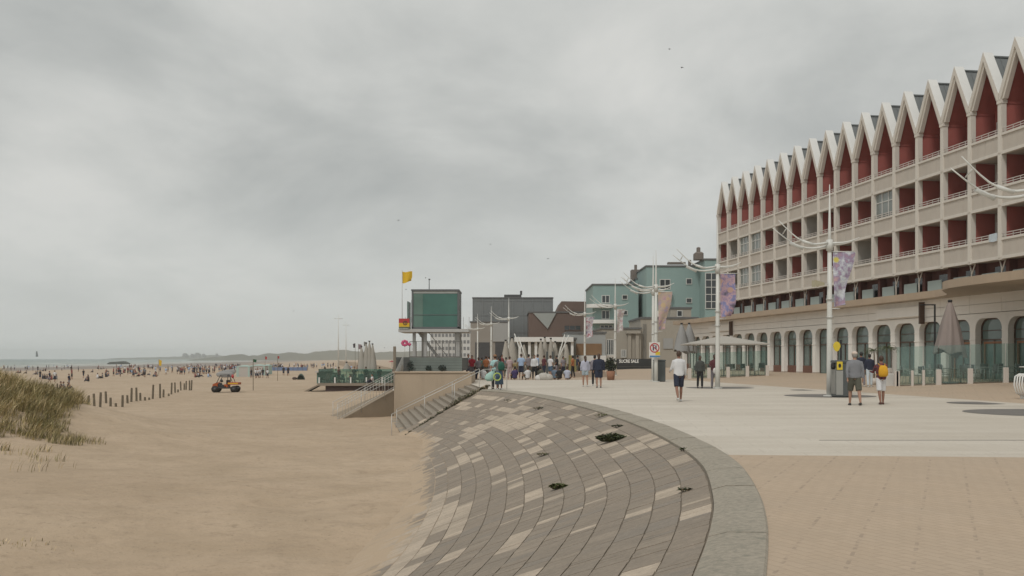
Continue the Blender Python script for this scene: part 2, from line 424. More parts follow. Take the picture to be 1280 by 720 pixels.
for j in range(len(rows) - 1):
    for i in range(NC): fs.append((j * (NC + 1) + i, j * (NC + 1) + i + 1, (j + 1) * (NC + 1) + i + 1, (j + 1) * (NC + 1) + i))
mb.add(vs, fs); struct(mb.build('promenade', PAVE))
mb = MB().box(5.6, 60, 18.2, 18.235, -.02, .006); struct(mb.build('drain_slot', mat('drain_dark', (.12, .11, .10), .8)))
# sea wall below the promenade edge beyond the stairs
concrete = mat('tan_concrete', (.41, .33, .245), .85, .13, .6, stain=.25, bmp=.2)
mb = MB(); k0 = rows.index((-6.9, 66)); rr = rows[k0 - 1:]
for a, b_ in zip(rr, rr[1:]):
    mb.add([(a[0], a[1], -3), (a[0] + .5, a[1], -3), (a[0] + .5, a[1], .02), (a[0], a[1], .02), (b_[0], b_[1], -3), (b_[0] + .5, b_[1], -3), (b_[0] + .5, b_[1], .02), (b_[0], b_[1], .02)],
           [(0, 3, 7, 4), (3, 2, 6, 7), (1, 5, 6, 2), (0, 1, 2, 3), (4, 7, 6, 5)])
tag(mb.build('sea_wall', concrete), 'long low tan concrete sea wall running along the promenade edge beyond the lookout tower', 'sea wall')
# dark flat discs just above the promenade, most at the lamp feet
disc = mat('disc_dark', (.16, .148, .135), .8, .2, 4)
DISCS = []
def flat_disc(X, Y, r):
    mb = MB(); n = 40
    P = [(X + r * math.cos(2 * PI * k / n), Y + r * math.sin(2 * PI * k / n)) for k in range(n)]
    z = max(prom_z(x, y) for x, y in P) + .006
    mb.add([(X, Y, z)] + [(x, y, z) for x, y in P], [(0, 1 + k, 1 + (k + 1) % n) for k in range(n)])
    DISCS.append(struct(mb.build('dark_disc', disc)))

# ================================================================== coping and revetment
m, t, b = nt('coping_stone'); p = wpos(t)
f = noise_(t, p, .9, 5, .6); f2 = noise_(t, p, 18, 4, .7)
c = mixc(t, f, (.30, .262, .208), (.40, .35, .282)); c = mixc(t, ramp(t, f2, [(.35, .6), (.62, 0.0)]), c, (.16, .155, .125))
c = mixc(t, ramp(t, noise_(t, p, 3.2, 5, .8), [(.55, 0.0), (.72, .55)]), c, (.135, .14, .11))
t.links.new(c, b.inputs['Base Color']); b.inputs['Roughness'].default_value = .85; bump(t, b, f2, .5, .01)
COP = m
mb = MB(); t0 = 0
while t0 < TL - .1:
    L = R.uniform(.85, 1.15); t1 = min(TL, t0 + L); n = 4
    dz = R.uniform(-.006, .006)
    a = t0 + .007; e = t1 - .007
    vs = []
    for k in range(n + 1):
        tt = a + (e - a) * k / n
        for dd, zz_ in ((.0, -.3), (.0, .005), (.02, .022), (.34, .012), (.50, -.035), (.51, -.3)):
            q = rev_pt(tt, 0); x, y, nx_, ny_ = edge_at(tt)
            vs.append((x + nx_ * dd, y + ny_ * dd, zz_ + dz))
    fs = []
    for k in range(n):
        for j in range(5): fs.append((k * 6 + j, (k + 1) * 6 + j, (k + 1) * 6 + j + 1, k * 6 + j + 1))
    fs += [(5, 4, 3, 2, 1, 0), tuple(n * 6 + j for j in range(6))]
    mb.add(vs, fs); t0 = t1
struct(mb.build('coping', COP))
def stone_mat(i, col):
    m, t, b = nt('revetment_stone_%d' % i); p = wpos(t)
    mp = t.nodes.new('ShaderNodeMapping'); mp.inputs['Scale'].default_value = (1, 1.6, 1); mp.inputs['Rotation'].default_value = (0, 0, .3); t.links.new(p, mp.inputs[0])
    f = noise_(t, mp.outputs[0], 5.5, 7, .8); f2 = noise_(t, p, 26, 3, .7)
    c = mixc(t, ramp(t, f, [(.3, 0.0), (.7, 1.0)]), tuple(x * .74 for x in col), tuple(x * 1.14 for x in col))
    c = mixc(t, ramp(t, f2, [(.4, .45), (.62, 0.0)]), c, tuple(x * .62 for x in col))
    c = mixc(t, ramp(t, noise_(t, p, .9, 6, .7), [(.44, 0.0), (.66, .38)]), c, (.205, .172, .135))
    c = mixc(t, ramp(t, noise_(t, p, 7, 5, .8), [(.58, 0.0), (.70, .5)]), c, (.16, .135, .11))
    sz = t.nodes.new('ShaderNodeSeparateXYZ'); t.links.new(p, sz.inputs[0])      # drifted sand lying on the lowest courses
    low = math_(t, 'ADD', math_(t, 'MULTIPLY', math_(t, 'ADD', sz.outputs[2], 1.98), 2.2), math_(t, 'MULTIPLY', math_(t, 'SUBTRACT', noise_(t, p, 1.3, 5, .75), .5), 1.7))
    c = mixc(t, ramp(t, low, [(.0, .85), (.45, .0)]), c, (.43, .328, .228))
    t.links.new(c, b.inputs['Base Color']); b.inputs['Roughness'].default_value = .85; bump(t, b, f2, .55, .012)
    return m
tones = [(.285, .235, .184), (.277, .229, .180), (.292, .240, .187), (.278, .232, .184), (.265, .226, .185), (.52, .43, .335), (.46, .38, .295), (.318, .262, .204)]
RM = [stone_mat(i, c) for i, c in enumerate(tones)]
joint = mat('joint_mortar', (.185, .152, .115), .95, .25, 5)
jt = joint.node_tree; jb = [n for n in jt.nodes if n.type == 'BSDF_PRINCIPLED'][0]; jl = jb.inputs['Base Color'].links[0].from_socket
jp = wpos(jt); jz = jt.nodes.new('ShaderNodeSeparateXYZ'); jt.links.new(jp, jz.inputs[0])
jw = math_(jt, 'ADD', math_(jt, 'MULTIPLY', math_(jt, 'ADD', jz.outputs[2], 1.80), 2.0), math_(jt, 'MULTIPLY', math_(jt, 'SUBTRACT', noise_(jt, jp, 1.3, 5, .75), .5), 1.7))
jt.links.new(mixc(jt, ramp(jt, jw, [(.0, .95), (.6, .0)]), jl, (.43, .328, .228)), jb.inputs['Base Color'])
mb = MB().m(8)
RW = .335; NR = 20; ns = 260
def base_pt(a, d):
    q_ = rev_pt(a, d); return (q_[0], q_[1], q_[2] + (-.0105 if q_[2] > -1.5 else -.0105 + .0115 * min(1, (-1.5 - q_[2]) / .35)))
vs = [base_pt(TL * i / ns, .506 + RW * r) for i in range(ns + 1) for r in range(NR + 1)]
fs = [(i * (NR + 1) + r, (i + 1) * (NR + 1) + r, (i + 1) * (NR + 1) + r + 1, i * (NR + 1) + r + 1) for i in range(ns) for r in range(NR)]
mb.add(vs, fs)
for r in range(NR):
    t0 = 0; d0b = .52 + RW * r + .003; d1b = .52 + RW * (r + 1) - .003
    light = False; run = 0
    while t0 < TL:
        wq = R.choice([.12, .15, .18, .24, .3, .36, .42]) * R.uniform(.85, 1.15)
        t1 = min(TL, t0 + wq)
        if run <= 0:
            lp = .5 + .5 * noise.noise(Vector((t0 * .11, r * .35, 7)))
            prob = .30 * max(0.1, (lp - .18) * 1.7) * (.8 if t0 < 26 else 3.0)
            light = R.random() < prob; run = R.choice([1, 1, 1, 2, 4]) if light else R.choice([2, 4, 6, 9])
        run -= 1
        mb.m(R.choice([5, 5, 6]) if light else R.choice([0, 0, 1, 2, 3, 4, 7, 0, 2]))
        d0 = d0b + R.uniform(-.003, .006); d1 = d1b + R.uniform(-.006, .003)
        g = R.choice([.0004, .0004, .0008, .002]) ; lift = R.uniform(-.0025, .003)
        a, e = t0 + g, t1 - g
        if e - a > .03:
            k = .003
            vt = [rev_pt(a + k, d0 + k, lift), rev_pt(a + k, d1 - k, lift + R.uniform(-.003, .003)), rev_pt(e - k, d1 - k, lift), rev_pt(e - k, d0 + k, lift),
                  rev_pt(a, d0, -.03), rev_pt(a, d1, -.03), rev_pt(e, d1, -.03), rev_pt(e, d0, -.03)]
            mb.add(vt, [(0, 1, 2, 3)[::-1], (0, 1, 5, 4), (1, 2, 6, 5), (2, 3, 7, 6), (3, 0, 4, 7)])
        t0 = t1
struct(mb.build('stone_revetment', RM + [joint]))

# ================================================================== stairs beyond the revetment
stone_grey = mat('stair_stone', (.27, .232, .185), .85, .2, 1.6, bmp=.3, stain=.3)
NS = 13
nearT, nearB = Vector((-1.25, 47.9, 0)), Vector((-4.95, 45.2, -2.05))
farT, farB = Vector((-2.4, 58.0, 0)), Vector((-7.3, 59.6, -2.05))
st = empty('stone_stairs', (-3, 50, -1), 0, 'wide grey stone stairs going down from the promenade to the sand beside the paved slope', 'stairs')
mb = MB(Matrix.Translation((3, -50, 1)))
for k in range(NS):
    f0, f1 = k / NS, (k + 1) / NS; z1 = -2.05 * f0 - .02; z0 = -2.6
    a, b_ = nearT.lerp(nearB, f0), nearT.lerp(nearB, f1); c_, d_ = farT.lerp(farB, f0), farT.lerp(farB, f1)
    z1 = -(k + .6) * 2.05 / NS
    P = [(a.x, a.y), (b_.x, b_.y), (d_.x, d_.y), (c_.x, c_.y)]
    mb.prism([tuple(q) for q in P], z0, z1)
mb.prism([(-1.25, 47.9), (-2.4, 58), (-1.9, 58), (-.9, 48.1)], -1.2, -.004)
mb.build('steps', stone_grey, st)
mb = MB(Matrix.Translation((3, -50, 1)))   # sloping side kerb next to the revetment
q = (nearB - nearT); nrm = Vector((q.y, -q.x, 0)).normalized() * -.0
side = Vector((.10, -.14, 0))
KP = []
for k in range(9):
    f = k / 8; c_ = nearT.lerp(nearB, f); zz_ = max(c_.z, -.06 - .44 * (f * q.length - .5)) + .05
    KP += [(c_.x + side.x, c_.y + side.y, zz_), (c_.x - side.x * .4, c_.y - side.y * .4, zz_), (c_.x + side.x, c_.y + side.y, zz_ - .9), (c_.x - side.x * .4, c_.y - side.y * .4, zz_ - .9)]
mb.add(KP, [f_ for k in range(8) for f_ in ((4 * k, 4 * k + 4, 4 * k + 5, 4 * k + 1), (4 * k, 4 * k + 2, 4 * k + 6, 4 * k + 4), (4 * k + 1, 4 * k + 5, 4 * k + 7, 4 * k + 3))] + [(0, 1, 3, 2), (32, 34, 35, 33)])
mb.build('side_kerb', mat('kerb_stone', (.33, .26, .18), .85, .2, 2), st)
# beige retaining block under the tower terrace
rw = empty('retaining_wall', (-4.5, 60, -2), 0, 'plain beige concrete retaining wall under the green planked terrace beside the stairs', 'wall')
mb = MB(Matrix.Translation((4.5, -60, 2)))
mb.prism([(-2.35, 58.05), (-7.05, 59.7), (-7.3, 64), (-2.35, 64)], -2.6, .62)
mb.prism([(-2.30, 57.98), (-7.12, 59.64), (-7.12, 59.95), (-2.30, 58.35)], .62, .70)
mb.build('wall_body', concrete, rw)
mb = MB(Matrix.Translation((4.5, -60, 2)))   # low ramp wedge to the left
mb.add([(-6.9, 59.9, -.35), (-9.9, 57.0, -2.1), (-11.2, 59.5, -2.1), (-7.3, 63.5, -.35), (-6.9, 59.9, -2.7), (-9.9, 57.0, -2.7), (-11.2, 59.5, -2.7), (-7.3, 63.5, -2.7)],
       [(0, 1, 2, 3)[::-1], (0, 1, 5, 4), (1, 2, 6, 5), (2, 3, 7, 6), (3, 0, 4, 7)])
mb.build('ramp', mat('ramp_concrete', (.27, .215, .155), .85, .2, 1.0), rw)
galv = mat('galvanised_rail', (.50, .49, .46), .45, .1, 4, metal=.3)
def handrail(name, P, h, posts, label, group, mids=(.5,), r=.022, balu=0):
    o = empty(name, P[0], 0, label, 'handrail', group); M = Matrix.Translation(-Vector(P[0]))
    mb = MB(M)
    for hh in (1.0,) + tuple(mids): mb.tube([Vector(p) + Vector((0, 0, h * hh)) for p in P], r, 6)
    mb.build('rail', galv, o)
    for k in range(posts):
        f = k / (posts - 1) * (len(P) - 1); i = min(int(f), len(P) - 2); q = Vector(P[i]).lerp(Vector(P[i + 1]), f - i)
        MB(M).tube([q - Vector((0, 0, .3)), q + Vector((0, 0, h))], r, 6).build('post', galv, o)
    if balu:
        mb = MB(M)
        for k in range(balu):
            f = (k + .5) / balu * (len(P) - 1); i = min(int(f), len(P) - 2); q = Vector(P[i]).lerp(Vector(P[i + 1]), f - i)
            mb.tube([q + Vector((0, 0, .08)), q + Vector((0, 0, h))], .011, 5)
        mb.build('balusters', galv, o)
    return o
up = Vector((0, 0, .02))
handrail('handrail', [nearB + Vector((-.5, .1, .05)), nearT + Vector((-.1, .25, 0)), nearT + Vector((1.0, .4, .02))], .95, 4,
         'thin grey handrail on the near side of the stone stairs next to the weeds', 'stair handrails', (), .017)
handrail('handrail', [nearB.lerp(farB, .38), nearT.lerp(farT, .38)], .95, 4,
         'second grey handrail standing further across the middle of the stone stairs', 'stair handrails', (), .017)
handrail('handrail', [(-9.95, 57.0, -2.1), (-6.95, 59.7, -.3), (-6.6, 60.6, .65)], 1.0, 6,
         'pale grey railing with many thin balusters beside the ramp left of the beige wall', 'stair handrails', (.12, .85), .015, 38)
handrail('handrail', [(-10.6, 59.2, -2.1), (-7.4, 63.3, -.3), (-7.0, 64.6, .5)], 1.0, 5,
         'rear grey ramp railing, the farther of the pair left of the beige wall', 'stair handrails', (.5,), .016)

# ================================================================== grass dune and weeds
def grass_mat(name, cols):
    m, t, b = nt(name); p = wpos(t)
    f = noise_(t, p, .55, 3); g = noise_(t, p, 11, 2)
    c = mixc(t, ramp(t, f, [(.42, 0.0), (.58, 1.0)]), cols[0], cols[1]); c = mixc(t, ramp(t, g, [(.4, 0.0), (.6, 1.0)]), c, cols[2])
    t.links.new(c, b.inputs['Base Color']); b.inputs['Roughness'].default_value = .7
    return m
GM = [grass_mat('marram_green', [(.22, .20, .075), (.42, .34, .15), (.17, .155, .055)]),
      grass_mat('marram_straw', [(.62, .49, .27), (.52, .41, .21), (.68, .55, .32)]),
      grass_mat('marram_dark', [(.12, .11, .04), (.24, .20, .08), (.10, .09, .034)])]
mb = MB()
def blade(mb, x, y, z, h, lean, az, wdt):
    dx, dy = math.cos(az) * lean, math.sin(az) * lean; pz = az + PI / 2 + R.uniform(-.6, .6); ax, ay = math.cos(pz) * wdt / 2, math.sin(pz) * wdt / 2
    P = []
    for k, f in enumerate((0, .35, .7, 1.0)):
        w_ = (1, .9, .6, .1)[k]; X = x + dx * f * f; Y = y + dy * f * f; Z = z + h * (f - .18 * lean / max(h, .1) * f * f)
        P += [(X - ax * w_, Y - ay * w_, Z), (X + ax * w_, Y + ay * w_, Z)]
    mb.add(P, [(0, 1, 3, 2), (2, 3, 5, 4), (4, 5, 7, 6)])
def dune_mask(x, y):
    g = math.exp(-((x + 24) ** 2 / 72 + (y - 40) ** 2 / 98))
    u = 640 + x / y * F
    front = 33.4 + 2.4 * fbm(x, 5, .35) + max(0, (x + 17)) * 1.1
    return g > .28 + .15 * fbm(x, y, .6) and fbm(x + 9, y, .9) < .42 and y > front
clumps = 0; tries = 0
while clumps < 1150 and tries < 30000:
    tries += 1
    x = R.uniform(-36, -13.2); y = R.uniform(31, 52)
    if not dune_mask(x, y) and not (R.random() < .05 and y > 32 and math.exp(-((x + 24) ** 2 / 72 + (y - 40) ** 2 / 98)) > .2): continue
    if x < -.56 * y - 3 or x > -15.9 - .36 * (y - 35) + .5 * fbm(x, y, .7): continue
    clumps += 1
    dens = 30; cr = R.uniform(.15, .38); hh = R.uniform(.40, .78) * (1 - .45 * sstep((x + 20) / 4))
    tone = R.random(); big = fbm(x, y, .45)
    for k in range(dens):
        a = R.uniform(0, 2 * PI); r = cr * math.sqrt(R.random()); X, Y = x + r * math.cos(a), y + r * math.sin(a)
        q = R.random(); mi = 1 if q < .34 + .6 * big - .055 * (x + 19.5) + (.15 if tone > .7 else 0) else (2 if q > .72 else 0)
        mb.m(mi); h = hh * R.uniform(.55, 1.15)
        blade(mb, X, Y, sand_z(X, Y) - .03, h, h * R.uniform(.25, .85), R.gauss(.15, .75), R.uniform(.014, .026))
for (cx_, cy_, n_, h_) in [(gx(25, 31.5), 31.5, 40, .38), (gx(48, 30.0), 30, 12, .25), (gx(70, 29), 29, 7, .32), (gx(58, 31.0), 31, 40, .35), (gx(106, 36), 36, 110, .3), (gx(112, 36), 36, 90, .22), (gx(80, 35.0), 35.0, 300, .35), (gx(86, 36.0), 36.0, 200, .35), (gx(28, 27.5), 27.5, 14, .5),
                          (gx(45, 18.9), 18.4, 26, .10), (gx(18, 18.9), 18.2, 16, .07), (gx(75, 18.9), 18.4, 14, .06)]:
    for k in range(n_):
        a = R.uniform(0, 2 * PI); r = .45 * math.sqrt(R.random()); X, Y = cx_ + r * 1.4 * math.cos(a), cy_ + r * math.sin(a)
        mb.m(R.choice([0, 0, 2, 1])); h = h_ * R.uniform(.5, 1.1)
        blade(mb, X, Y, sand_z(X, Y) - .02, h, h * R.uniform(.2, .8), R.gauss(.1, .8), R.uniform(.010, .018))
struct(mb.build('marram_grass', GM), 'stuff')
WG = [mat('weed_dark', (.045, .055, .022), .8), mat('weed_green', (.10, .12, .035), .8), mat('weed_dry', (.17, .13, .07), .8)]
def weed(x, y, z, r, h, n, mi, label, group, stretch=(1, 1), slope=None):
    o = MB(); o2 = o
    for k in range(n):
        a = R.uniform(0, 2 * PI); q = r * math.sqrt(R.random()); X = q * math.cos(a) * stretch[0]; Y = q * math.sin(a) * stretch[1]
        Z = 0 if slope is None else slope(x + X, y + Y) - z
        hh = h * R.uniform(.4, 1.1) * (1 - .5 * q / r); l = R.uniform(.02, .05)
        az = R.uniform(0, 2 * PI); o.m(R.choice(mi))
        c = Vector((X, Y, Z + hh)); u = Vector((math.cos(az), math.sin(az), R.uniform(-.3, .6))) * l; v = Vector((-math.sin(az), math.cos(az), R.uniform(-.4, .4))) * l * .5
        o.add([c - u, c + v, c + u, c - v], [(0, 1, 2, 3)])
        if k % 4 == 0: o.tube([(X * .6, Y * .6, Z - .02), tuple(c)], .004, 3)
    ob = o.build('weed', WG); ob.location = (x, y, z); return tag(ob, label, 'weed', group)
def near_rev(px, py):                      # revetment point seen at a given place of the slope
    best = None
    for i in range(0, 700):
        tt = TL * i / 700
        for j in range(0, 42):
            X, Y, Z = rev_pt(tt, .5 + j * .15)
            if Y < 3: continue
            u = 640 + X / Y * F; v = HZ + (CAM - Z) / Y * F; e = (u - px) ** 2 + (v - py) ** 2
            if best is None or e < best[0]: best = (e, tt, .5 + j * .15, X, Y, Z)
    return best[1:]
for i, (px, py, r, h, n, mi, lb) in enumerate([w_ for w_ in [
        (764, 553, .27, .18, 900, [0, 0, 1], 'large dark green weed tuft growing across the upper courses of the stone slope'),
        (694, 612, .13, .09, 350, [1, 1, 2], 'bright yellow green weed tuft in the middle of the stone slope'),
        (636, 501, .30, .12, 120, [0, 2], 'small dark weed by the coping near the head of the stairs'),
        (673, 513, .30, .12, 160, [0, 2], 'dark weed in the upper joints right of the stair head'),
        (690, 530, .25, .10, 130, [0, 1], 'low weed below the coping, under the walkers in blue and white'),
        (667, 540, .25, .08, 120, [0, 2], 'brownish weed in the upper middle of the stone slope'),
        (753, 520, .3, .1, 150, [2, 1], 'straw coloured weed just below the coping bend'),
        (773, 533, .2, .08, 140, [0, 0], 'small dark weed right under the coping, above the large tuft'),
        (683, 567, .3, .06, 160, [2, 1], 'flat dry weed patch in the middle courses of the stone slope'),
        (675, 581, .14, .05, 60, [0, 2], 'tiny dark weed above the yellow green tuft'),
        (860, 614, .13, .05, 70, [2, 0], 'small weed in a joint of the curved courses near the coping'),
        (808, 628, .18, .05, 110, [1, 2], 'thin green weed growing along a light stone on the right of the slope'),
        (744, 564, .12, .05, 60, [0, 2], 'tiny weed just left below the large dark tuft'),
        (864, 548, .10, .05, 50, [0, 1], 'tiny weed against the coping at its bend')] if w_[0] not in (690, 675, 744, 808, 667)]):
    tt, dd, X, Y, Z = near_rev(px, py)
    if i not in (0, 1): r *= .55; h *= .8; n = int(n * .5)
    weed(X, Y, Z + .01, r, h, n, mi, lb, 'weeds in the stone slope', (1.3, .7))
q = nearB - nearT
for k in range(22):
    f = (k + R.uniform(0, .6)) / 22; P = nearT.lerp(nearB, f) + Vector((.10, -.15, 0)) + Vector((R.uniform(-.05, .05), R.uniform(-.05, .05), .02))
    P.z = max(P.z, -.06 - .44 * (f * q.length - .5)) + .02
    s_ = .10 + .16 * math.sin(PI * min(1, f * 1.2)) * R.uniform(.6, 1.3)
    weed(P.x, P.y, P.z - .05, (s_ + .02) * R.uniform(.5, 1.1), .06 + s_ * R.uniform(.5, 1.2), int(60 + 420 * s_), [0, 0, 1, 2, 2], 'dark weed tuft rooted along the near edge of the stone stairs', 'weeds along the stair edge', (1.2, .7))
# ================================================================== the hotel with the row of gables
B = 2.91; NB = 24
hotel = empty('hotel_building', (OX, OY, 0), HROT, 'long white balconied hotel with a zigzag of steep gables and a white arcade', 'hotel')
cream = mat('cream_render', (.63, .59, .53), .8, .10, .5, stain=.25)
panel = mat('parapet_panel', (.50, .452, .395), .85, .10, .9, stain=.22)
white = mat('white_trim', (.68, .675, .65), .6, .06, 1.2, stain=.12)
red = mat('red_render', (.34, .098, .082), .8, .13, .7, stain=.25)
zinc = mat('zinc_roof', (.155, .165, .165), .45, .15, .8, metal=.2, stain=.2)
redbrown = mat('redbrown_wall', (.10, .040, .032), .8, .2, .8)
soff = mat('soffit', (.42, .39, .345), .85, .08, .8)
winglass = glass_mat('window_glass', (.035, .045, .048), .1)
frame_w = mat('white_window_frame', (.55, .55, .52), .5, .05)
wallgrey = mat('balcony_wall', (.44, .42, .38), .8, .1, .7)
rail_m = mat('balcony_rail', (.55, .50, .46), .5, .05)
frost = mat('frosted_screen', (.30, .36, .34), .35, .10, .6)
PY = -.07
# main body
MB().box(.0, NB * B, 1.62, 11, 4.2, 16.2).build('building_body', cream, hotel)
MB().box(-.12, 0, .0, 11, 4.2, 16.4).build('end_wall', cream, hotel)
# pillars
p0 = None
for i in range(NB + 1):
    x = i * B
    mb = MB(); mb.box(x - .17, x + .17, -.055, .27, 7.14, 16.25).box(x - .21, x + .21, -.10, .30, 16.1, 16.32)
    for z0 in (7.2, 10.2, 13.2): mb.box(x - .12, x + .12, -.085, -.055, z0 + .06, z0 + 1.14)
    mb.build('pillar', cream, hotel)
# parapets
for z0 in (7.2, 10.2, 13.2):
    mb = MB().m(0); L = NB * B
    mb.box(-.1, L, 0.02, .14, z0 + .12, z0 + 1.08)
    mb.m(1).box(-.1, L, -.045, .2, z0 + 1.06, z0 + 1.2).box(-.1, L, -.045, .2, z0 - .02, z0 + .16)
    for i in range(NB):
        for q in (.25, .5, .75): mb.m(0).box(i * B + B * q - .012, i * B + B * q + .012, .008, .02, z0 + .17, z0 + 1.05)
    mb.build('parapet', [panel, cream], hotel)
    MB().box(-.05, L, .16, 1.6, z0, z0 + .24).build('balcony_slab', soff, hotel)
# railings, party walls, windows
grey_bays = {(0, 2), (0, 3), (1, 2), (1, 3), (0, 5), (1, 5), (0, 7), (1, 7), (0, 1), (1, 1), (0, 10)}
for i in range(NB):
    x0 = i * B + .17; x1 = (i + 1) * B - .17
    for lv, z0 in enumerate((7.2, 10.2, 13.2)):
        mb = MB()
        for hh in (1.32, 1.46): mb.box(x0, x1, .0, .035, z0 + hh - .02, z0 + hh + .02)
        for k in range(4): xx = x0 + (x1 - x0) * (k + .5) / 4; mb.box(xx - .015, xx + .015, .0, .03, z0 + 1.2, z0 + 1.45)
        mb.build('balcony_railing', rail_m, hotel)
    for lv, z0 in enumerate((7.2, 10.2, 13.2)):
        g = (lv, i) in grey_bays
        top = 16.2 if lv == 2 else z0 + 3.0
        mb = MB().box(i * B - .1, i * B + .1, .27, 1.6, z0 + .24, top); mb.build('party_wall', wallgrey if g else red, hotel)
        if i < 17 or True:
            mb = MB().box(x0, x1, 1.52, 1.6, z0 + .24, top)
            ob = mb.build('back_wall', wallgrey if lv < 2 or g else red, hotel)
            # glazed door
            wx0 = x0 + .25; wx1 = x1 - .1; wz1 = z0 + 2.45
            mb = MB().m(0).box(wx0, wx1, 1.48, 1.52, z0 + .26, wz1)
            mb.m(1)
            for (a, b_) in ((wx0, wx0 + .07), (wx1 - .07, wx1), ((wx0 + wx1) / 2 - .05, (wx0 + wx1) / 2 + .05)): mb.box(a, b_, 1.44, 1.48, z0 + .26, wz1)
            mb.box(wx0 + .07, wx1 - .07, 1.445, 1.478, wz1 - .08, wz1).box(wx0 + .07, wx1 - .07, 1.445, 1.478, z0 + 1.3, z0 + 1.36)
            if R.random() < .5:
                mb.m(2).box(wx0 + .1, wx0 + R.uniform(.4, .9), 1.462, 1.474, z0 + .4, wz1 - .1)
            mb.build('balcony_window', [winglass, frame_w, white], hotel)
    for lv, z0 in enumerate((7.2, 10.2)):
        if (lv, i) in {(0, 2), (1, 2), (0, 3), (1, 3)} or (i == 11 and lv == 1):      # balconies closed in with glazing
            mb = MB().m(0).box(x0, x1, .16, .18, z0 + 1.22, z0 + 2.98).m(1)
            for k in range(4): xx = x0 + (x1 - x0) * k / 3; mb.box(max(x0, xx - .035), min(x1, xx + .035), .12, .16, z0 + 1.22, z0 + 2.98)
            mb.box(x0 + .036, x1 - .036, .125, .158, z0 + 2.3, z0 + 2.36)
            mb.build('balcony_glazing', [glass_mat('loggia_glass', (.17, .19, .18), .15), frame_w], hotel)
    # a little life on some balconies
    if R.random() < .30:
        z0 = R.choice((7.2, 10.2, 13.2)); a = x0 + R.uniform(.2, 1.2)
        mb = MB(); mb.box(a, a + .5, .35, .8, z0 + .6, z0 + .64)
        for (ax, ay) in ((a, .35), (a + .46, .35), (a, .76), (a + .46, .76)): mb.box(ax, ax + .04, ay, ay + .04, z0 + .24, z0 + .6)
        mb.box(a, a + .04, .35, .8, z0 + .64, z0 + 1.25)
        ob = mb.build('balcony_chair', white); ob.location = (OX, OY, 0); ob.rotation_euler = (0, 0, HROT)
        tag(ob, 'white plastic chair standing on one of the hotel balconies', 'chair', 'white chairs on the hotel balconies')
    # drain pipe in the upper right corner of a bay
    if i % 2 == 0:
        for z0 in (7.2, 10.2):
            MB().tube([(x1 - .12, .4, z0 + .24), (x1 - .12, .4, z0 + 2.6), (x1 - .4, .5, z0 + 2.98)], .035, 6).build('drain_pipe', cream, hotel)
# a towel on one railing of the lowest floor
tw = MB(); xx = 48.0
cl = empty('towel', tuple(hotel_pt(45.6, .06)) + (8.3,), HROT, 'small pale blue towel hung over a railing of the lowest hotel balcony row', 'towel')
tw = MB()
tw.add([(0, -.0, .40), (.75, -.0, .42), (.75, -.01, -.05), (.4, -.03, -.08), (0, -.01, -.03), (0, .05, .40), (.75, .05, .42), (.75, .06, .1), (.4, .06, .08), (0, .06, .1)],
       [(0, 1, 2, 3, 4), (1, 0, 5, 6), (6, 5, 9, 8, 7)])
tw.build('cloth', cloth('paleblue', (.50, .56, .60)), cl)
# gables
ZV, ZP = 16.72, 19.5; TH = .42
sl_ = (ZP - ZV) / (B / 2); cosA = 1 / math.sqrt(1 + sl_ ** 2)
for i in range(NB):
    x0, x1, xm = i * B, (i + 1) * B, (i + .5) * B
    dv = .25 / cosA                                  # vertical thickness of the barge board
    mb = MB()
    e = .03
    # two boards butted at the ridge
    mb.prism_xz([(x0 + e, ZV), (xm, ZP), (xm, ZP - dv * .98), (x0 + e + .12, ZV - .42), (x0 + e, ZV - .42)], -.12, .50)
    mb.prism_xz([(xm, ZP), (x1 - e, ZV), (x1 - e, ZV - .42), (x1 - e - .12, ZV - .42), (xm, ZP - dv * .98)], -.12, .50)
    gf = mb.build('gable_frame', [cream, white], hotel)
    for pl in gf.data.polygons:
        cz = ZV + (ZP - ZV) * (1 - abs(pl.center.x - xm) / (B / 2)); pl.material_index = 1 if abs(pl.normal.z) > .3 and abs(pl.center.z - cz) < .12 else 0
    mb = MB()                                        # thin shadow-line fillet inside
    k = .16; 
    mb.prism_xz([(x0 + .19, 16.33), (x0 + .19 + k, 16.33), (xm, ZP - dv - .30), (xm, ZP - dv + .02), (x0 + .19, ZV - .42 + .05)], -.03, .25)
    mb.prism_xz([(x1 - .19 - k, 16.33), (x1 - .19, 16.33), (x1 - .19, ZV - .37), (xm, ZP - dv + .02), (xm, ZP - dv - .30)], -.03, .25)
    mb.build('gable_fillet', cream, hotel)
    mb = MB()                                        # red soffit lining
    s0 = .30
    mb.prism_xz([(x0 + .12, 16.2), (xm, ZP - dv - .12), (xm, ZP - dv - .04), (x0 + .06, 16.2)], .26, 1.62)
    mb.prism_xz([(x1 - .12, 16.2), (x1 - .06, 16.2), (xm, ZP - dv - .04), (xm, ZP - dv - .12)], .26, 1.62)
    mb.prism_xz([(x0 + .08, 16.2), (x1 - .08, 16.2), (xm, ZP - dv - .1)], 1.50, 1.60)
    mb.box(x0 + .1, x0 + .13, .3, 1.5, 16.1, 16.25)
    mb.build('gable_lining', red, hotel)
    mb = MB()                                        # zinc roof behind
    o_ = .26
    mb.prism_xz([(x0, ZV - .55), (xm, ZP - o_ - .25), (x1, ZV - .55), (x1, ZV - .2 - o_), (xm, ZP - o_), (x0, ZV - .2 - o_)], .50, 10)
    for q in range(14):
        y_ = .95 + q * .62
        mb.prism_xz([(xm, ZP - o_ + .002), (x1, ZV - .2 - o_ + .002), (x1, ZV - .2 - o_ + .05), (xm, ZP - o_ + .05)], y_, y_ + .03)
    mb.box(xm - .08, xm + .08, .51, 10, ZP - o_ - .03, ZP - o_ + .06)
    mb.build('gable_roof', zinc, hotel)
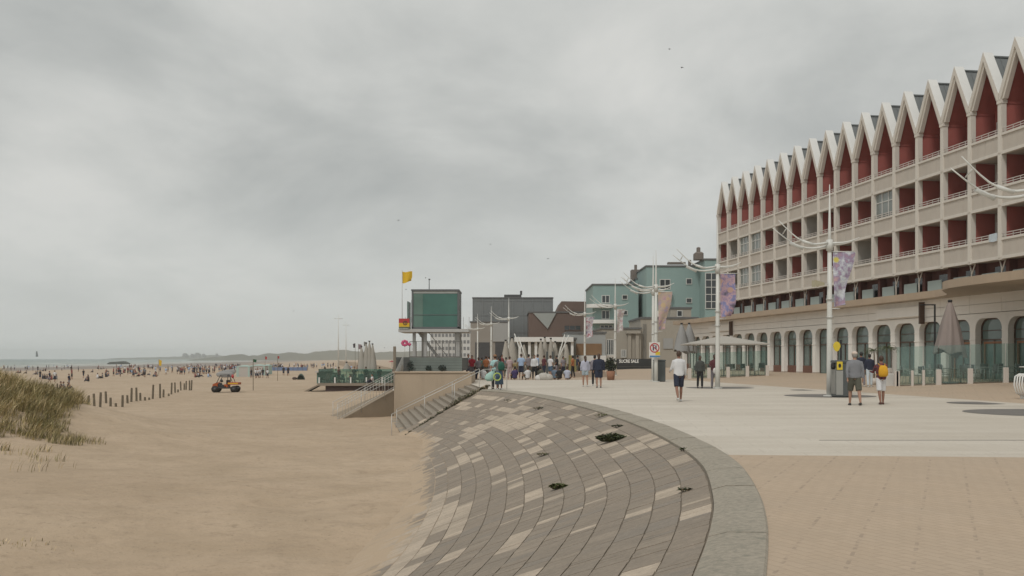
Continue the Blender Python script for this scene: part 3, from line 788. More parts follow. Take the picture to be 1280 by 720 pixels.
# recessed floor behind the canopy
MB().box(0, NB * B, .95, 1.6, 4.9, 7.2).build('recessed_wall', redbrown, hotel)
for i in range(NB):
    x0 = i * B
    mb = MB().m(0).box(x0 - .16, x0 + .16, .45, .949, 5.0, 7.19); mb.build('recess_pier', redbrown, hotel)
    MB().m(0).box(x0 + .55, x0 + 2.15, .40, .44, 5.3, 6.52).build('balcony_screen', frost, hotel)
    MB().box(x0 + 1.1, x0 + 2.5, .90, .949, 5.2, 6.9).build('recess_window', winglass, hotel)
    if i % 3 != 2: MB().tube([(x0 - .3, .3, 5.3), (x0 - .3, .3, 6.7), (x0 - .55, .35, 7.18)], .045, 6).tube([(x0 - .3, .3, 6.5), (x0 - .02, .35, 7.18)], .04, 6).build('drain_pipe', cream, hotel)
# podium body
S0 = -6.0
MB().box(S0, NB * B, -1.0, 1.6, 4.0, 5.0).build('podium_roof', cream, hotel)
# canopy fascia with the outward curve at its near end
front = [(S0, -2.9), (10, -2.95), (20, -2.9), (30, -2.85), (38, -2.8), (44, -2.85), (46, -3.2), (47.5, -3.9), (49.0, -5.0), (50.5, -6.0), (52.2, -6.55), (55, -6.75), (60, -6.6), (66, -6.7), (NB * B, -6.5)]
fc = catmull(front, 8)
copper = mat('canopy_fascia', (.41, .315, .225), .6, .14, .8, stain=.25)
mb = MB(); z0, z1 = 5.08, 5.5
n = len(fc)
vs = []
for (x, y) in fc: vs += [(x, y, z0), (x, y, z1), (x, y + .12, z1 + .0), (x, .3, z1 - .02), (x, -1.9, z0)]
mb.m(0)
fs_front = [(5 * i, 5 * (i + 1), 5 * (i + 1) + 1, 5 * i + 1) for i in range(n - 1)]
mb.add(vs, fs_front + [(5 * i + 1, 5 * (i + 1) + 1, 5 * (i + 1) + 2, 5 * i + 2) for i in range(n - 1)] + [(5 * i + 2, 5 * (i + 1) + 2, 5 * (i + 1) + 3, 5 * i + 3) for i in range(n - 1)] + [(0, 1, 2, 3, 4)])
mb.m(1); mb.add(vs, [(5 * i, 5 * i + 4, 5 * (i + 1) + 4, 5 * (i + 1)) for i in range(n - 1)])
mb.build('canopy', [copper, mat('canopy_soffit', (.46, .39, .31), .8, .1, 1)], hotel, smooth=False)
# arcade
AY = -1.9; DEP = .42; PW = .52; ZB = .28
cladding = mat('arcade_cladding', (.80, .77, .72), .75, .06, .6, stain=.15)
stone_b = mat('arcade_base', (.46, .40, .34), .8, .12, 1)
teal = glass_mat('arcade_glass', (.125, .172, .160), .05)
brown = mat('brown_frame', (.085, .05, .032), .5, .15, 2)
oak = mat('orange_wood', (.26, .11, .045), .5, .2, 2)
def arch_pts(x0, x1, zb, zs, zt, n=9):
    r = (x1 - x0) * .27; pts = [(x0, zb)]
    for k in range(n): a = PI - (PI / 2) * k / (n - 1); pts.append((x0 + r + r * math.cos(a), zt - (zt - zs) + (zt - zs) * math.sin(a)))
    for k in range(n): a = PI / 2 - (PI / 2) * k / (n - 1); pts.append((x1 - r + r * math.cos(a), zs + (zt - zs) * math.sin(a)))
    pts.append((x1, zb)); return pts
for i in range(-2, NB):
    x0, x1 = i * B, (i + 1) * B; ox0, ox1 = x0 + PW, x1; zt = 3.72; zs = 3.12
    ap = arch_pts(ox0, ox1, ZB, zs, zt)
    mb = MB().m(0)
    # front face: pillar + spandrel as quads up to z=4
    mb.quad((x0, AY, ZB - .3), (ox0, AY, ZB - .3), (ox0, AY, 4.0), (x0, AY, 4.0))
    k = len(ap)
    top = [(p[0], 4.0) for p in ap]
    for a in range(1, k - 2):
        mb.add([(ap[a][0], AY, ap[a][1]), (ap[a + 1][0], AY, ap[a + 1][1]), (top[a + 1][0], AY, 4.0), (top[a][0], AY, 4.0)], [(0, 1, 2, 3)])
    # reveal
    for a in range(k - 1):
        mb.add([(ap[a][0], AY, ap[a][1]), (ap[a][0], AY + DEP, ap[a][1]), (ap[a + 1][0], AY + DEP, ap[a + 1][1]), (ap[a + 1][0], AY, ap[a + 1][1])], [(0, 1, 2, 3)])
    # capital lines
    mb.box(x0 - .02, ox0 + .02, AY - .03, AY + DEP - .02, 2.50, 2.56).box(x0 - .02, ox0 + .02, AY - .02, AY + DEP - .02, 3.02, 3.06)
    # cladding panels above
    mb.box(x0 + .01, x1 - .01, AY - .012, AY + .05, 4.03, 4.52).box(x0 + .01, x1 - .01, AY - .012, AY + .05, 4.54, 5.07)
    mb.m(1).box(x0 - .015, ox0 + .015, AY - .02, AY + DEP - .03, ZB - .25, ZB + .14)
    mb.build('arcade_bay', [cladding, stone_b], hotel)
    # window
    yy_ = AY + DEP - .02
    far = i < 9
    ip = arch_pts(ox0, ox1, ZB, zs, zt)
    mb = MB().m(0)
    c0 = ((ox0 + ox1) / 2, yy_, 2)
    mb.add([c0] + [(p[0], yy_, p[1]) for p in ip], [(0, a + 1, a + 2) for a in range(len(ip) - 1)] + [(0, len(ip), 1)])
    mb.m(1)
    for a in range(len(ip) - 1):                      # brown outer frame following the arch
        q = [((p[0] - c0[0]) * .93 + c0[0], (p[1] - 1.9) * .96 + 1.9) for p in (ip[a], ip[a + 1])]
        mb.add([(ip[a][0], yy_ - .05, ip[a][1]), (ip[a + 1][0], yy_ - .05, ip[a + 1][1]), (q[1][0], yy_ - .05, q[1][1]), (q[0][0], yy_ - .05, q[0][1])], [(0, 1, 2, 3)])
        mb.add([(q[0][0], yy_ - .05, q[0][1]), (q[1][0], yy_ - .05, q[1][1]), (q[1][0], yy_, q[1][1]), (q[0][0], yy_, q[0][1])], [(0, 1, 2, 3)])
    mb.box(ox0 + .08, ox1 - .08, yy_ - .06, yy_, 2.48, 2.56)
    mb.box(ox0 + .08, ox1 - .08, yy_ - .045, yy_, 3.02, 3.06)
    mb.box((ox0 + ox1) / 2 - .04, (ox0 + ox1) / 2 + .04, yy_ - .055, yy_, ZB, 2.48)
    if i >= 15:
        mb.m(3).box(ox0 + .3, ox0 + .42, yy_ - .08, yy_ - .001, ZB, 2.42).box(ox1 - .45, ox1 - .33, yy_ - .08, yy_ - .001, ZB, 2.42).box(ox0 + .42, ox1 - .45, yy_ - .08, yy_ - .001, 2.30, 2.42)
    if far: mb.m(2).box(ox0 + .02, ox1 - .02, yy_ - .09, yy_ - .001, ZB - .2, ZB + .62)
    mb.build('arcade_window', [teal, brown, mat('brown_panel', (.16, .075, .05), .7), oak], hotel)
MB().box(S0, NB * B, AY + DEP + .03, 1.5, -.2, 4.0).build('arcade_body', brown, hotel)
MB().quad((S0, AY, ZB - .3), (-2 * B, AY, ZB - .3), (-2 * B, AY, 5.0), (S0, AY, 5.07)).box(S0 - .1, S0, AY, 1.6, -.2, 5.0).build('arcade_end', cladding, hotel)
# awning boxes above the arcade
for (a, b_) in ((3.3, 9.2), (36.3, 41.8)):
    MB().box(a, b_, AY - .22, AY - .013, 4.1, 4.72).m(1).box(b_, b_ + .12, AY - .35, AY - .013, 3.6, 4.95).build('awning_box', [cladding, brown], hotel)

# ================================================================== turquoise apartment blocks and others behind
turq = mat('turquoise_render', (.24, .335, .32), .8, .07, .3, stain=.12)
dkwin = glass_mat('dark_window', (.03, .036, .04), .1)
conc = mat('beige_render', (.345, .315, .265), .85, .1, .3, stain=.25)
conc2 = mat('grey_render', (.33, .33, .32), .85, .1, .3, stain=.2)
def bldg(name, x0, x1, Y, ytop, depth, mt, label, cat='building', zb=0, skew=0.0):
    X0, X1 = gx(x0, Y), gx(x1, Y); Z = CAM + (HZ - ytop) / F * Y
    o = empty(name, ((X0 + X1) / 2, Y, 0), skew, label, cat)
    hw = (X1 - X0) / 2
    MB().box(-hw, hw, 0, depth, zb - .2, Z).build('wall', mt, o)
    MB().box(-hw - .12, hw + .12, -.12, depth + .1, Z, Z + .22).build('roof', mat('roof_edge', (.12, .12, .12), .7), o)
    def P(px, py): return (gx(px, Y) - (X0 + X1) / 2, CAM + (HZ - py) / F * Y)
    return o, P, Z
def win(o, P, x0, x1, y0, y1, mullion=1, fm=None, bars=0):
    a, z1 = P(x0, y0); b, z0 = P(x1, y1)
    f = MB().m(0); fw = .09
    f.box(a, a + fw, -.09, -.002, z0, z1).box(b - fw, b, -.09, -.002, z0, z1).box(a + fw, b - fw, -.09, -.002, z1 - fw, z1).box(a + fw, b - fw, -.13, -.002, z0, z0 + fw)
    for k in range(mullion): c_ = a + (b - a) * (k + 1) / (mullion + 1); f.box(c_ - fw / 2, c_ + fw / 2, -.085, -.002, z0 + fw, z1 - fw)
    for k in range(bars): c_ = z0 + (z1 - z0) * (k + 1) / (bars + 1); f.box(a + fw, b - fw, -.08, -.002, c_ - fw / 2, c_ + fw / 2)
    w_ = f.build('window', fm or frame_w, o)
    MB().box(a + .02, b - .02, -.04, -.001, z0 + .02, z1 - .02).build('pane', dkwin, w_)
    return w_
def balcony(o, P, x0, x1, y0, y1, out=1.6):
    a, z1 = P(x0, y0); b, z0 = P(x1, y1); n = 10
    poly = [(a, .0)] + [(a + (b - a) * (.5 - .5 * math.cos(PI * k / n)), -out * (math.sin(PI * k / n) ** .45)) for k in range(1, n)] + [(b, .0)]
    MB().prism(poly, z0, z1).build('balcony', white, o)
Yt = 150
o, P, Z = bldg('turquoise_apartment_block', 741, 798, Yt, 356.5, 14, turq, 'lower turquoise apartment block with two white curved balconies, left of the taller one', 'apartment block', skew=.0)
win(o, P, 752, 762, 369, 379); win(o, P, 777.5, 784.5, 368.5, 374.5, 0); win(o, P, 752, 762, 388, 399); win(o, P, 777.5, 784.5, 388, 394, 0); win(o, P, 750, 766, 406, 414, 2)
balcony(o, P, 733, 765, 380.5, 385); balcony(o, P, 739, 770, 400, 404.5)
o, P, Z = bldg('turquoise_stair_link', 795, 812, Yt + 6, 349, 10, turq, 'recessed turquoise link between the two turquoise blocks with curved white balconies', 'building')
win(o, P, 798, 808, 375, 386, 1, None, 1); balcony(o, P, 798, 832, 366, 371, 7.5); balcony(o, P, 798, 834, 389, 397, 7.5)
MB().bev(-1.6, -.2, 1, 3, Z, Z + 1.6).bev(-1.1, -.7, 1.5, 2, Z + 1.6, Z + 2.4).build('chimney', mat('chimney_brick', (.17, .145, .125), .85), o)
o, P, Z = bldg('turquoise_apartment_block', 808, 882, Yt - 4, 333.5, 15, turq, 'taller turquoise apartment block with small square windows behind the beige building', 'apartment block')
win(o, P, 824.5, 838, 349, 362, 1, None, 0); win(o, P, 857.5, 865, 348, 355.5, 0); win(o, P, 857.5, 865, 372.5, 379, 0); win(o, P, 832, 839, 372, 385, 0); win(o, P, 845, 853, 386, 396, 1)
balcony(o, P, 816, 840, 365, 369); balcony(o, P, 816, 846, 389, 396)
MB().bev(2.0, 2.4, 1, 1.4, Z, Z + 1.1).bev(-1, 1.6, 1, 2, Z + .5, Z + .8).build('chimney', mat('chimney_brick', (.17, .145, .125), .85), o)
o, P, Z = bldg('turquoise_stairwell_tower', 881, 912, Yt - 8, 325, 15, turq, 'turquoise corner tower with a tall white gridded window, partly behind the hotel', 'building')
win(o, P, 881.5, 897, 341, 386, 1, None, 4); win(o, P, 899, 911, 341, 386, 1, None, 4)
MB().bev(-2.9, -1.7, 1, 3, Z + .2, Z + 1.3, .2).bev(-2.6, -2.1, 1.4, 2.0, Z + 1.3, Z + 2.0, .1).build('chimney', mat('chimney_brick', (.17, .145, .125), .85), o)
# shed roofs on the beige row
o, P, Z = bldg('beige_rooftop_annex', 838, 864, 128, 386, 8, conc, 'small beige rooftop annex with a dark flat roof in front of the turquoise block', 'building')
win(o, P, 846, 853, 388, 396, 0)
o, P, Z = bldg('beige_beach_building', 801, 872, 122, 398.5, 12, conc, 'plain beige building with a pale shutter and vertical pipes between lamp posts and hotel', 'building')
a, z1 = P(829, 423); b, z0 = P(836, 436); MB().box(a, b + .5, -.1, -.002, z0, z1).build('shutter', conc2, o)
for px in (804, 806.5, 819): a, z1 = P(px, 405); MB().box(a, a + .12, -.12, -.002, 1, z1).build('drain_pipe', mat('dark_pipe', (.2, .19, .17), .7), o)
a, z1 = P(784, 418); b, _ = P(797, 418)
o, P, Z = bldg('beige_beach_building', 752, 801, 121, 411.5, 12, conc, 'low beige building with a barred window and pilasters beside the taller beige one', 'building')
win(o, P, 776, 783, 437, 447, 3); a, z1 = P(784.5, 417); b, _ = P(789, 417); MB().box(a, a + .4, -.3, -.002, 0, z1).box(b + .5, b + .9, -.3, -.002, 0, z1).box(a - .2, b + 1.1, -.5, -.002, z1, z1 + .3).build('portico', conc, o)
win(o, P, 753, 757, 424, 436, 1); win(o, P, 758, 769, 424, 444, 3)
a, z1 = P(752, 444); b, _ = P(770, 444); MB().box(a, b, -.6, -.002, z1 - .9, z1).build('ledge', cream, o)
# white kiosk right end
# brick houses
brick = mat('brown_brick', (.135, .094, .078), .85, .16, .35, stain=.1)
o, P, Z = bldg('brick_hall', 661, 745, 168, 391, 14, brick, 'reddish brown brick hall with a large inverted grey glass triangle in its front', 'building')
MB(); X0 = gx(703, 168)
# sloping upper mass
mb = MB(); pts = [P(695, 391), P(702, 376.5), P(741, 377), P(745, 391)]
mb.prism_xz([(q[0], q[1] if k in (0, 3) else q[1]) for k, q in enumerate(pts)], .1, 13); mb.build('upper_wall', brick, o)
mb = MB(); pts = [P(666.5, 391.5), P(695, 391.5), P(684.5, 411)]; mb.prism_xz([pts[0], pts[1], pts[2]], -.25, -.003); mb.build('glass_triangle', mat('grey_glazing', (.30, .315, .30), .3, .06, .5), o)
win(o, P, 705, 726, 406.5, 413, 2, brick)
MB().bev(5.5, 9.0, 2, 5, Z + 2.0, Z + 3.5).build('chimney', mat('chimney_brick', (.17, .145, .125), .85), o)
# grey glass building
gg = mat('grey_curtain_wall', (.17, .18, .18), .25, .22, .25)
o, P, Z = bldg('grey_glass_building', 591, 691, 185, 373, 25, gg, 'large dark grey glass fronted building with a flat roof behind the lookout tower', 'building')
hw = (gx(691, 185) - gx(591, 185)) / 2
mb = MB()
for k in range(9): x = -hw + 2 * hw * k / 8; mb.box(x - .05, x + .05, -.08, -.001, 0, Z)
for z in (Z * .25, Z * .5, Z * .75, Z - .4): mb.box(-hw, hw, -.07, -.0015, z - .05, z + .05)
mb.build('mullions', mat('mullion_grey', (.20, .21, .21), .4), o)
mb = MB(); a, _ = P(630, 400); b, _ = P(652, 370); mb.box(a, b, 3, 9, Z + .2, Z + .9).box(a + 3, a + 3.4, 3, 4, Z + .9, Z + 1.6); mb.build('roof_plant', mat('dark_plant', (.07, .07, .07), .7), o)
o, P, Z = bldg('tan_clad_annex', 588, 636, 172, 403, 10, mat('tan_cladding', (.26, .235, .205), .8, .1, .5), 'lower annex with tan and white cladding panels and dark garage openings', 'building')
a, z1 = P(616, 404); b, z0 = P(635.5, 427); MB().box(a, b, -.2, -.002, z0, z1).build('white_panel', conc2, o)
a, z1 = P(594, 428); b, z0 = P(612, 462); MB().box(a, b, -.1, -.002, 0, z1).build('garage_opening', mat('garage_dark', (.06, .06, .062), .8), o)
a, z1 = P(619, 428); b, z0 = P(633, 462); MB().box(a, b, -.1, -.002, 0, z1).build('garage_opening', mat('garage_dark', (.06, .06, .062), .8), o)
# white high-rise block far behind
hr = mat('white_highrise', (.52, .52, .50), .8, .05, .1)
o, P, Z = bldg('white_apartment_slab', 538, 592, 420, 415, 16, hr, 'far white apartment slab with a regular grid of windows behind the lookout tower', 'apartment block')
mb = MB(); hw = (gx(592, 420) - gx(538, 420)) / 2
for zf in range(4):
    for k in range(12): x = -hw + 2 * hw * (k + .18) / 12; z = 1.4 + (Z - 1.4) * (zf + .25) / 4; mb.box(x, x + hw / 9, -.06, -.003, z, z + (Z - 1.4) / 8)
mb.build('windows', mat('highrise_window', (.16, .165, .17), .4), o)['kind'] = 'stuff'
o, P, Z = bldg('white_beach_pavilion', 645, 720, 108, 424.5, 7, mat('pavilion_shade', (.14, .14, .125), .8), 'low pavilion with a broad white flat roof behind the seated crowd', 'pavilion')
a, _ = P(643, 424); b, _ = P(716, 424); MB().box(a, b, -1.2, 7, Z - .25, Z + .25).build('flat_roof', white, o)
for px in (648, 660, 668, 690, 705, 713): a, z_ = P(px, 424); MB().box(a, a + .28, -.9, -.62, 0, Z - .25).build('post', white, o)
for px in (664, 672, 683, 700): a, z_ = P(px, 424); MB().box(a, a + .7, -.05, -.002, .9, Z - .5).build('door_panel', mat('pale_door', (.40, .38, .33), .7), o)
o, P, Z = bldg('glazed_cafe', 709, 757, 112, 417, 9, mat('cafe_grey', (.33, .345, .34), .7, .08), 'low cafe with a pale grey flat roof and amber lit looking wooden windows', 'cafe')
a, z1 = P(714, 429.5); b, z0 = P(752, 444); MB().box(a, b, -.12, -.002, z0, z1).build('wooden_shutters', mat('amber_wood', (.22, .13, .065), .6, .35, 1.2), o)
a, z1 = P(711, 444.5); b, z0 = P(757, 452); MB().box(a, b, -.5, -.002, z0, z1).build('white_counter', white, o)
a, z1 = P(711, 452.2); b, z0 = P(757, 460); MB().box(a, b, -.2, -.002, 0, z1).build('dark_base', mat('garage_dark', (.06, .06, .062), .8), o)
MB().box(gx(735, 112) - gx(733, 112) , gx(757, 112) - gx(733, 112), -.15, -.002, 3.3, 3.9) 
# black sign fence
sg = empty('black_sign_fence', (gx(794, 112), 112, 0), 0, 'long black cafe banner fence with small white capital letters in front of the beige building', 'sign')
hw = (gx(817, 112) - gx(771, 112)) / 2
MB().box(-hw, hw, 0, .12, .55, 1.42).box(-hw, -hw + .1, 0, .12, 0, .55).box(hw - .1, hw, 0, .12, 0, .55).box(-hw, hw, .02, .1, .05, .54).build('banner', mat('black_banner', (.028, .03, .032), .6, .2, 2), sg)
text_mesh('lettering', 'SUCRE SALE', .50, mat('white_letter', (.85, .85, .82), .6, .02), sg, (-hw + 1.35, -.012, 1.13)).scale = (.82, 1, 1)
# ================================================================== distant dunes and town
dm = mat('far_dune', (.11, .115, .085), .95, .3, .002)
def ridge(name, prof, Y, depth, label_kind='structure'):
    P = catmull(prof, 10); mb = MB(); vs = []
    for (px, py) in P:
        X = gx(px, Y); Z = CAM + (HZ - py) / F * Y + 2.2 * fbm(X, 0, .012) + 1.2 * fbm(X, 0, .05)
        vs += [(X, Y - depth, -3.4), (X, Y - depth * .4, Z * .55 - 1.5), (X, Y, max(-3, Z)), (X, Y + depth * .5, -3.4)]
    n = len(P); fs = []
    for i in range(n - 1):
        for j in range(3): fs.append((4 * i + j, 4 * (i + 1) + j, 4 * (i + 1) + j + 1, 4 * i + j + 1))
    mb.add(vs, fs, True); return struct(mb.build(name, dm))
ridge('dune_hills', [(262, 446.5), (282, 444.5), (300, 442.5), (315, 444.5), (335, 442), (350, 442), (366, 440.8), (380, 442), (395, 439.5), (415, 438.0), (440, 438.5), (470, 440), (490, 439.6), (520, 438.5), (560, 438), (620, 437), (700, 438)], 2100, 160)
ridge('far_headland', [(150, 447.4), (200, 446.2), (222, 445.4), (236, 444.2), (252, 444.5), (264, 443.8), (290, 445.5), (330, 445), (400, 444)], 3600, 200)
tw_ = mat('far_town', (.20, .20, .20), .9)
for k, (a, b_, yt) in enumerate([(228, 233, 441.5), (238, 241, 442.2), (243, 249, 440.8), (252, 255, 442.2), (269, 271, 442)]):
    Y = 3500; X0, X1 = gx(a, Y), gx(b_, Y); Z = CAM + (HZ - yt) / F * Y
    o_ = MB().box(X0, X1, Y, Y + 20, -3, Z * .8).box(X0 + (X1 - X0) * .2, X0 + (X1 - X0) * .7, Y + 1, Y + 18, Z * .8, Z).build('tower_block', tw_)
    tag(o_, 'tiny hazy tower block on the far horizon left of the dunes', 'building', 'hazy tower blocks on the horizon')
# ================================================================== lamp posts
lw = mat('lamp_white', (.60, .60, .565), .5, .06, 1, stain=.15)
def lamp_arm(mb, side, off, L, rise, pole_h, r=.05):
    pts = []
    for k in range(9):
        f = k / 8; pts.append((side * (.08 + L * f), off * (1 if k else .3) , pole_h + rise * (f ** 2.6) - .12 * math.sin(PI * min(1, f * 1.2)) * (rise > .5)))
    mb.tube(pts, [r * (1.15 - .75 * k / 8) for k in range(9)], 6)
def make_lamp(X, Y, label, zoff=0, H=8.25, J=5.98, rz=0, detail=True):
    o = empty('street_lamp', (X, Y, prom_z(X, Y)), rz, label, 'lamp post', 'white gull wing lamp posts along the promenade')
    MB().tube([(0, 0, 0), (0, 0, .05)], .24, 12).tube([(0, 0, .05), (0, 0, 1.2), (0, 0, 3.5), (0, 0, 5.6)], [.12, .115, .10, .08], 12).build('pole', lw, o)
    MB().tube([(0, 0, 5.6), (0, 0, 6.4), (0, 0, H)], [.085, .06, .015], 8).build('spire', lw, o)
    mb = MB(); lamp_arm(mb, -1, -.16, 1.95, .85, J, .045); lamp_arm(mb, -1, .16, 2.1, .72, J - .12, .045)
    mb.tube([(-1.75, -.16, J + .50), (-1.78, .16, J + .36)], .022, 6)
    mb.tube([(-.65, -.16, J - .10), (-1.1, -.16, J + .05)], .06, 8).tube([(-1.0, .16, J - .22), (-1.5, .16, J + .02)], .065, 8)
    mb.build('double_arm', lw, o)
    mb = MB(); lamp_arm(mb, 1, -.10, 1.05, .22, J - .02, .04); lamp_arm(mb, 1, .10, .9, .16, J - .06, .04); mb.build('short_arm', lw, o)
    mb = MB(); mb.tube([(0, 0, J - .30), (0, 0, J + .12)], .13, 10); mb.build('collar', lw, o)
    for zc in (3.05, 3.75): MB().tube([(0, 0, zc), (0, 0, zc + .06)], .145, 10).build('clamp', galv, o)
    return o
LAMPS = [(1294, 26.6, 'nearest lamp post, only its double arm reaching in at the right edge of the picture'),
         (1037, 38.9, 'tall white lamp post beside the grey litter bin and the walker in the cap'),
         (897, 49.0, 'white lamp post behind the two walkers in dark clothes, at the corner of the hotel'),
         (820, 62.5, 'white lamp post with the round prohibition sign and a litter bin at its foot'),
         (769, 85, 'white lamp post in front of the low beige building, left of the black lettered fence'),
         (731, 101, 'white lamp post behind the walker with the long ponytail'),
         (636, 112, 'white lamp post standing among the seated crowd left of the pavilion'),
         (614, 130, 'white lamp post just behind the woman with the green backpack'),
         (597, 152, 'farthest white promenade lamp post, right of the lookout tower')]
for k, (px, Y, lb) in enumerate(LAMPS):
    make_lamp(gx(px, Y), Y, lb)
MB2 = make_lamp(gx(816.5, 66), 66, 'second white pole of the close pair by the prohibition sign, slightly farther away')
for (px, Y, r) in ((1037, 39.6, 1.75), (1222, 33.2, .95), (1300, 27.4, 1.95), (900, 50.4, 1.7), (1010, 46.5, .8)): flat_disc(gx(px, Y), Y, r)

def banner_mat(name, seed, cols):
    m, t, b = nt(name); v = coords(t, 'Object', (1, 1, 1)); mp = t.nodes.new('ShaderNodeMapping'); mp.inputs['Location'].default_value = (seed, 0, seed); t.links.new(v, mp.inputs[0])
    f = noise_(t, mp.outputs[0], 2.3, 5, .65)
    c = ramp(t, f, [(.33, cols[0]), (.43, cols[1]), (.50, cols[2]), (.57, cols[3]), (.68, cols[4])])
    vz = N(t, 'ShaderNodeTexVoronoi', Scale=1.5); t.links.new(mp.outputs[0], vz.inputs['Vector'])
    c = mixc(t, ramp(t, vz.outputs['Distance'], [(.20, 1.0), (.26, 0.0)]), c, cols[5])
    t.links.new(c, b.inputs['Base Color']); b.inputs['Roughness'].default_value = .7; return m
def banner(px, Y, seed, cols, label, H=2.15, W=.78, top=5.62, torn=False):
    X = gx(px, Y); o = empty('banner', (X + .13, Y, top), 0, label, 'banner', 'printed banners hanging from the lamp posts')
    mb = MB(); nx_, nz_ = 8, 20; vs = []
    for j in range(nz_ + 1):
        f = j / nz_; wd = W * (1 - .42 * f + .12 * math.sin(f * 5 + seed)) ; 
        for i in range(nx_ + 1):
            g = i / nx_; vs.append((wd * g + .03 * f, .07 * math.sin(g * 4 + f * 5 + seed) * (.3 + f) , -H * f - .10 * g * math.sin(f * 3) + (.14 * g if j == nz_ else 0)))
    mb.add(vs, [(j * (nx_ + 1) + i, (j + 1) * (nx_ + 1) + i, (j + 1) * (nx_ + 1) + i + 1, j * (nx_ + 1) + i + 1) for j in range(nz_) for i in range(nx_)], True)
    mb.build('cloth', banner_mat('banner_print_%d' % int(seed * 10), seed, cols), o)
    MB().tube([(-.13, 0, .02), (W + .06, 0, .02)], .018, 6).build('top_rod', lw, o)
    MB().tube([(-.13, 0, -H - .05), (W * .35, 0, -H - .05)], .018, 6).build('bottom_rod', lw, o)
    return o
bl, wh, vi, pk, ye, dk = (.26, .37, .52), (.58, .60, .61), (.27, .20, .30), (.46, .30, .31), (.55, .47, .10), (.10, .09, .12)
banner(1037, 38.9, 1.3, [bl, wh, (.42, .42, .48), vi, pk, ye], 'blue and white banner with yellow flowers on the lamp post by the litter bin')
banner(897, 49.0, 4.7, [dk, vi, pk, (.20, .20, .36), (.16, .16, .30), (.42, .27, .22)], 'purple and pink banner on the lamp post at the hotel corner', W=.85)
banner(820, 62.5, 7.1, [vi, pk, (.44, .36, .26), (.38, .28, .30), (.3, .3, .45), (.48, .36, .22)], 'pink and yellow banner on the lamp post above the prohibition sign', W=.8, H=2.4)
banner(769, 85, 2.9, [pk, wh, (.42, .38, .34), (.4, .3, .3), bl, (.45, .42, .2)], 'pale faded banner on the lamp post left of the black lettered fence', W=.7, H=1.9)
banner(731, 101, 9.4, [vi, (.35, .12, .14), wh, vi, (.2, .22, .35), pk], 'dark red and violet banner on the lamp post behind the ponytailed walker', W=.85, H=2.1)
ls = empty('loudspeaker', (gx(1037, 38.9) - .2, 38.75, 4.36), .25, 'small beige horn loudspeaker fixed to the lamp post below the blue banner', 'loudspeaker')
mb = MB(); vs = [(-.52, -.14, -.12), (-.52, .14, -.12), (-.52, .14, .14), (-.52, -.14, .14), (-.08, -.06, -.05), (-.08, .06, -.05), (-.08, .06, .06), (-.08, -.06, .06)]
mb.add(vs, [(0, 3, 2, 1), (4, 5, 6, 7), (0, 1, 5, 4), (1, 2, 6, 5), (2, 3, 7, 6), (3, 0, 4, 7)]); mb.build('horn', mat('horn_beige', (.42, .38, .26), .6), ls)
MB().box(-.08, .1, -.03, .03, -.03, .03).build('bracket', galv, ls)

# ================================================================== bins and signs
def litter_bin(X, Y, label, h=1.42, w_=.62, steel=True, rz=0):
    z = prom_z(X, Y); o = empty('litter_bin', (X, Y, z), rz, label, 'litter bin')
    dg = mat('bin_grey', (.075, .085, .085), .5, .1, 2)
    MB().bev(-w_ / 2, w_ / 2, -w_ / 2, w_ / 2, .04, h * .93, .03).build('body', dg, o)
    MB().bev(-w_ / 2 - .02, w_ / 2 + .02, -w_ / 2 - .02, w_ / 2 + .02, h * .93, h, .03).build('lid', dg, o)
    MB().box(-w_ / 2 + .03, w_ / 2 - .03, -w_ / 2 + .03, w_ / 2 - .03, 0, .04).build('foot', mat('black_rubber', (.02, .02, .02), .8), o)
    if steel:
        s = MB()
        for k in range(7): x = -w_ / 2 - .012; y = -w_ / 2 + .05 + k * (w_ - .1) / 7; s.box(x, x + .012, y, y + .06, .12, h * .78)
        s.m(0).box(-w_ / 2, -w_ / 2 + .26, -w_ / 2 - .012, -w_ / 2, .10, h * .72); s.build('steel_panel', mat('brushed_steel', (.38, .38, .36), .35, .1, 3, metal=.6), o)
        y0 = -w_ / 2 - .014
        MB().box(-w_ / 2 + .02, -w_ / 2 + .24, y0 - .01, y0, h * .74, h * .96).build('yellow_notice', mat('notice_yellow', (.62, .47, .04), .6, .05), o)
        MB().prism_xz([(-w_ / 2 + .13 + .055 * math.cos(a * PI / 4), h * .85 + .085 * math.sin(a * PI / 4)) for a in range(8)], y0 - .014, y0 - .0105).build('slot_symbol', mat('black_rubber', (.02, .02, .02), .8), o)
        MB().tube([(-w_ / 2 - .10, -.1, h * .84), (-w_ / 2 - .02, -.1, h * .84)], .13, 14).build('ashtray', mat('black_rubber', (.02, .02, .02), .8), o)
    return o
bX, bY = gx(1052, 38.3), 38.3
litter_bin(bX, bY, 'grey litter bin with steel side and yellow notice, beside the walker in the cap')
ys_ = empty('yellow_sign', (bX - .12, bY + .05, 1.42), 0, 'small round yellow sign on a short black post above the litter bin', 'sign')
MB().box(.08, .14, -.02, .02, 0, .78).build('post', mat('black_rubber', (.02, .02, .02), .8), ys_)
MB().prism_xz([(-.06 + .14 * math.cos(a * PI / 8) * (1 if a < 9 else .85), .52 + .19 * math.sin(a * PI / 8)) for a in range(16)], -.05, -.022).build('disc', mat('notice_yellow', (.62, .47, .04), .6, .05), ys_)
litter_bin(gx(822.5, 64.0), 63.4, 'dark grey litter bin under the prohibition sign at the lamp post', 1.40, .68, False)
ps = empty('prohibition_sign', (gx(818, 62.3), 62.2, 1.55), 0, 'white sign board with a red ringed prohibition symbol and yellow and blue corner', 'sign')
MB().bev(-.34, .34, 0, .03, -.02, .92, .01).build('board', mat('sign_white', (.66, .64, .60), .5, .04), ps)
mb = MB(); n = 28
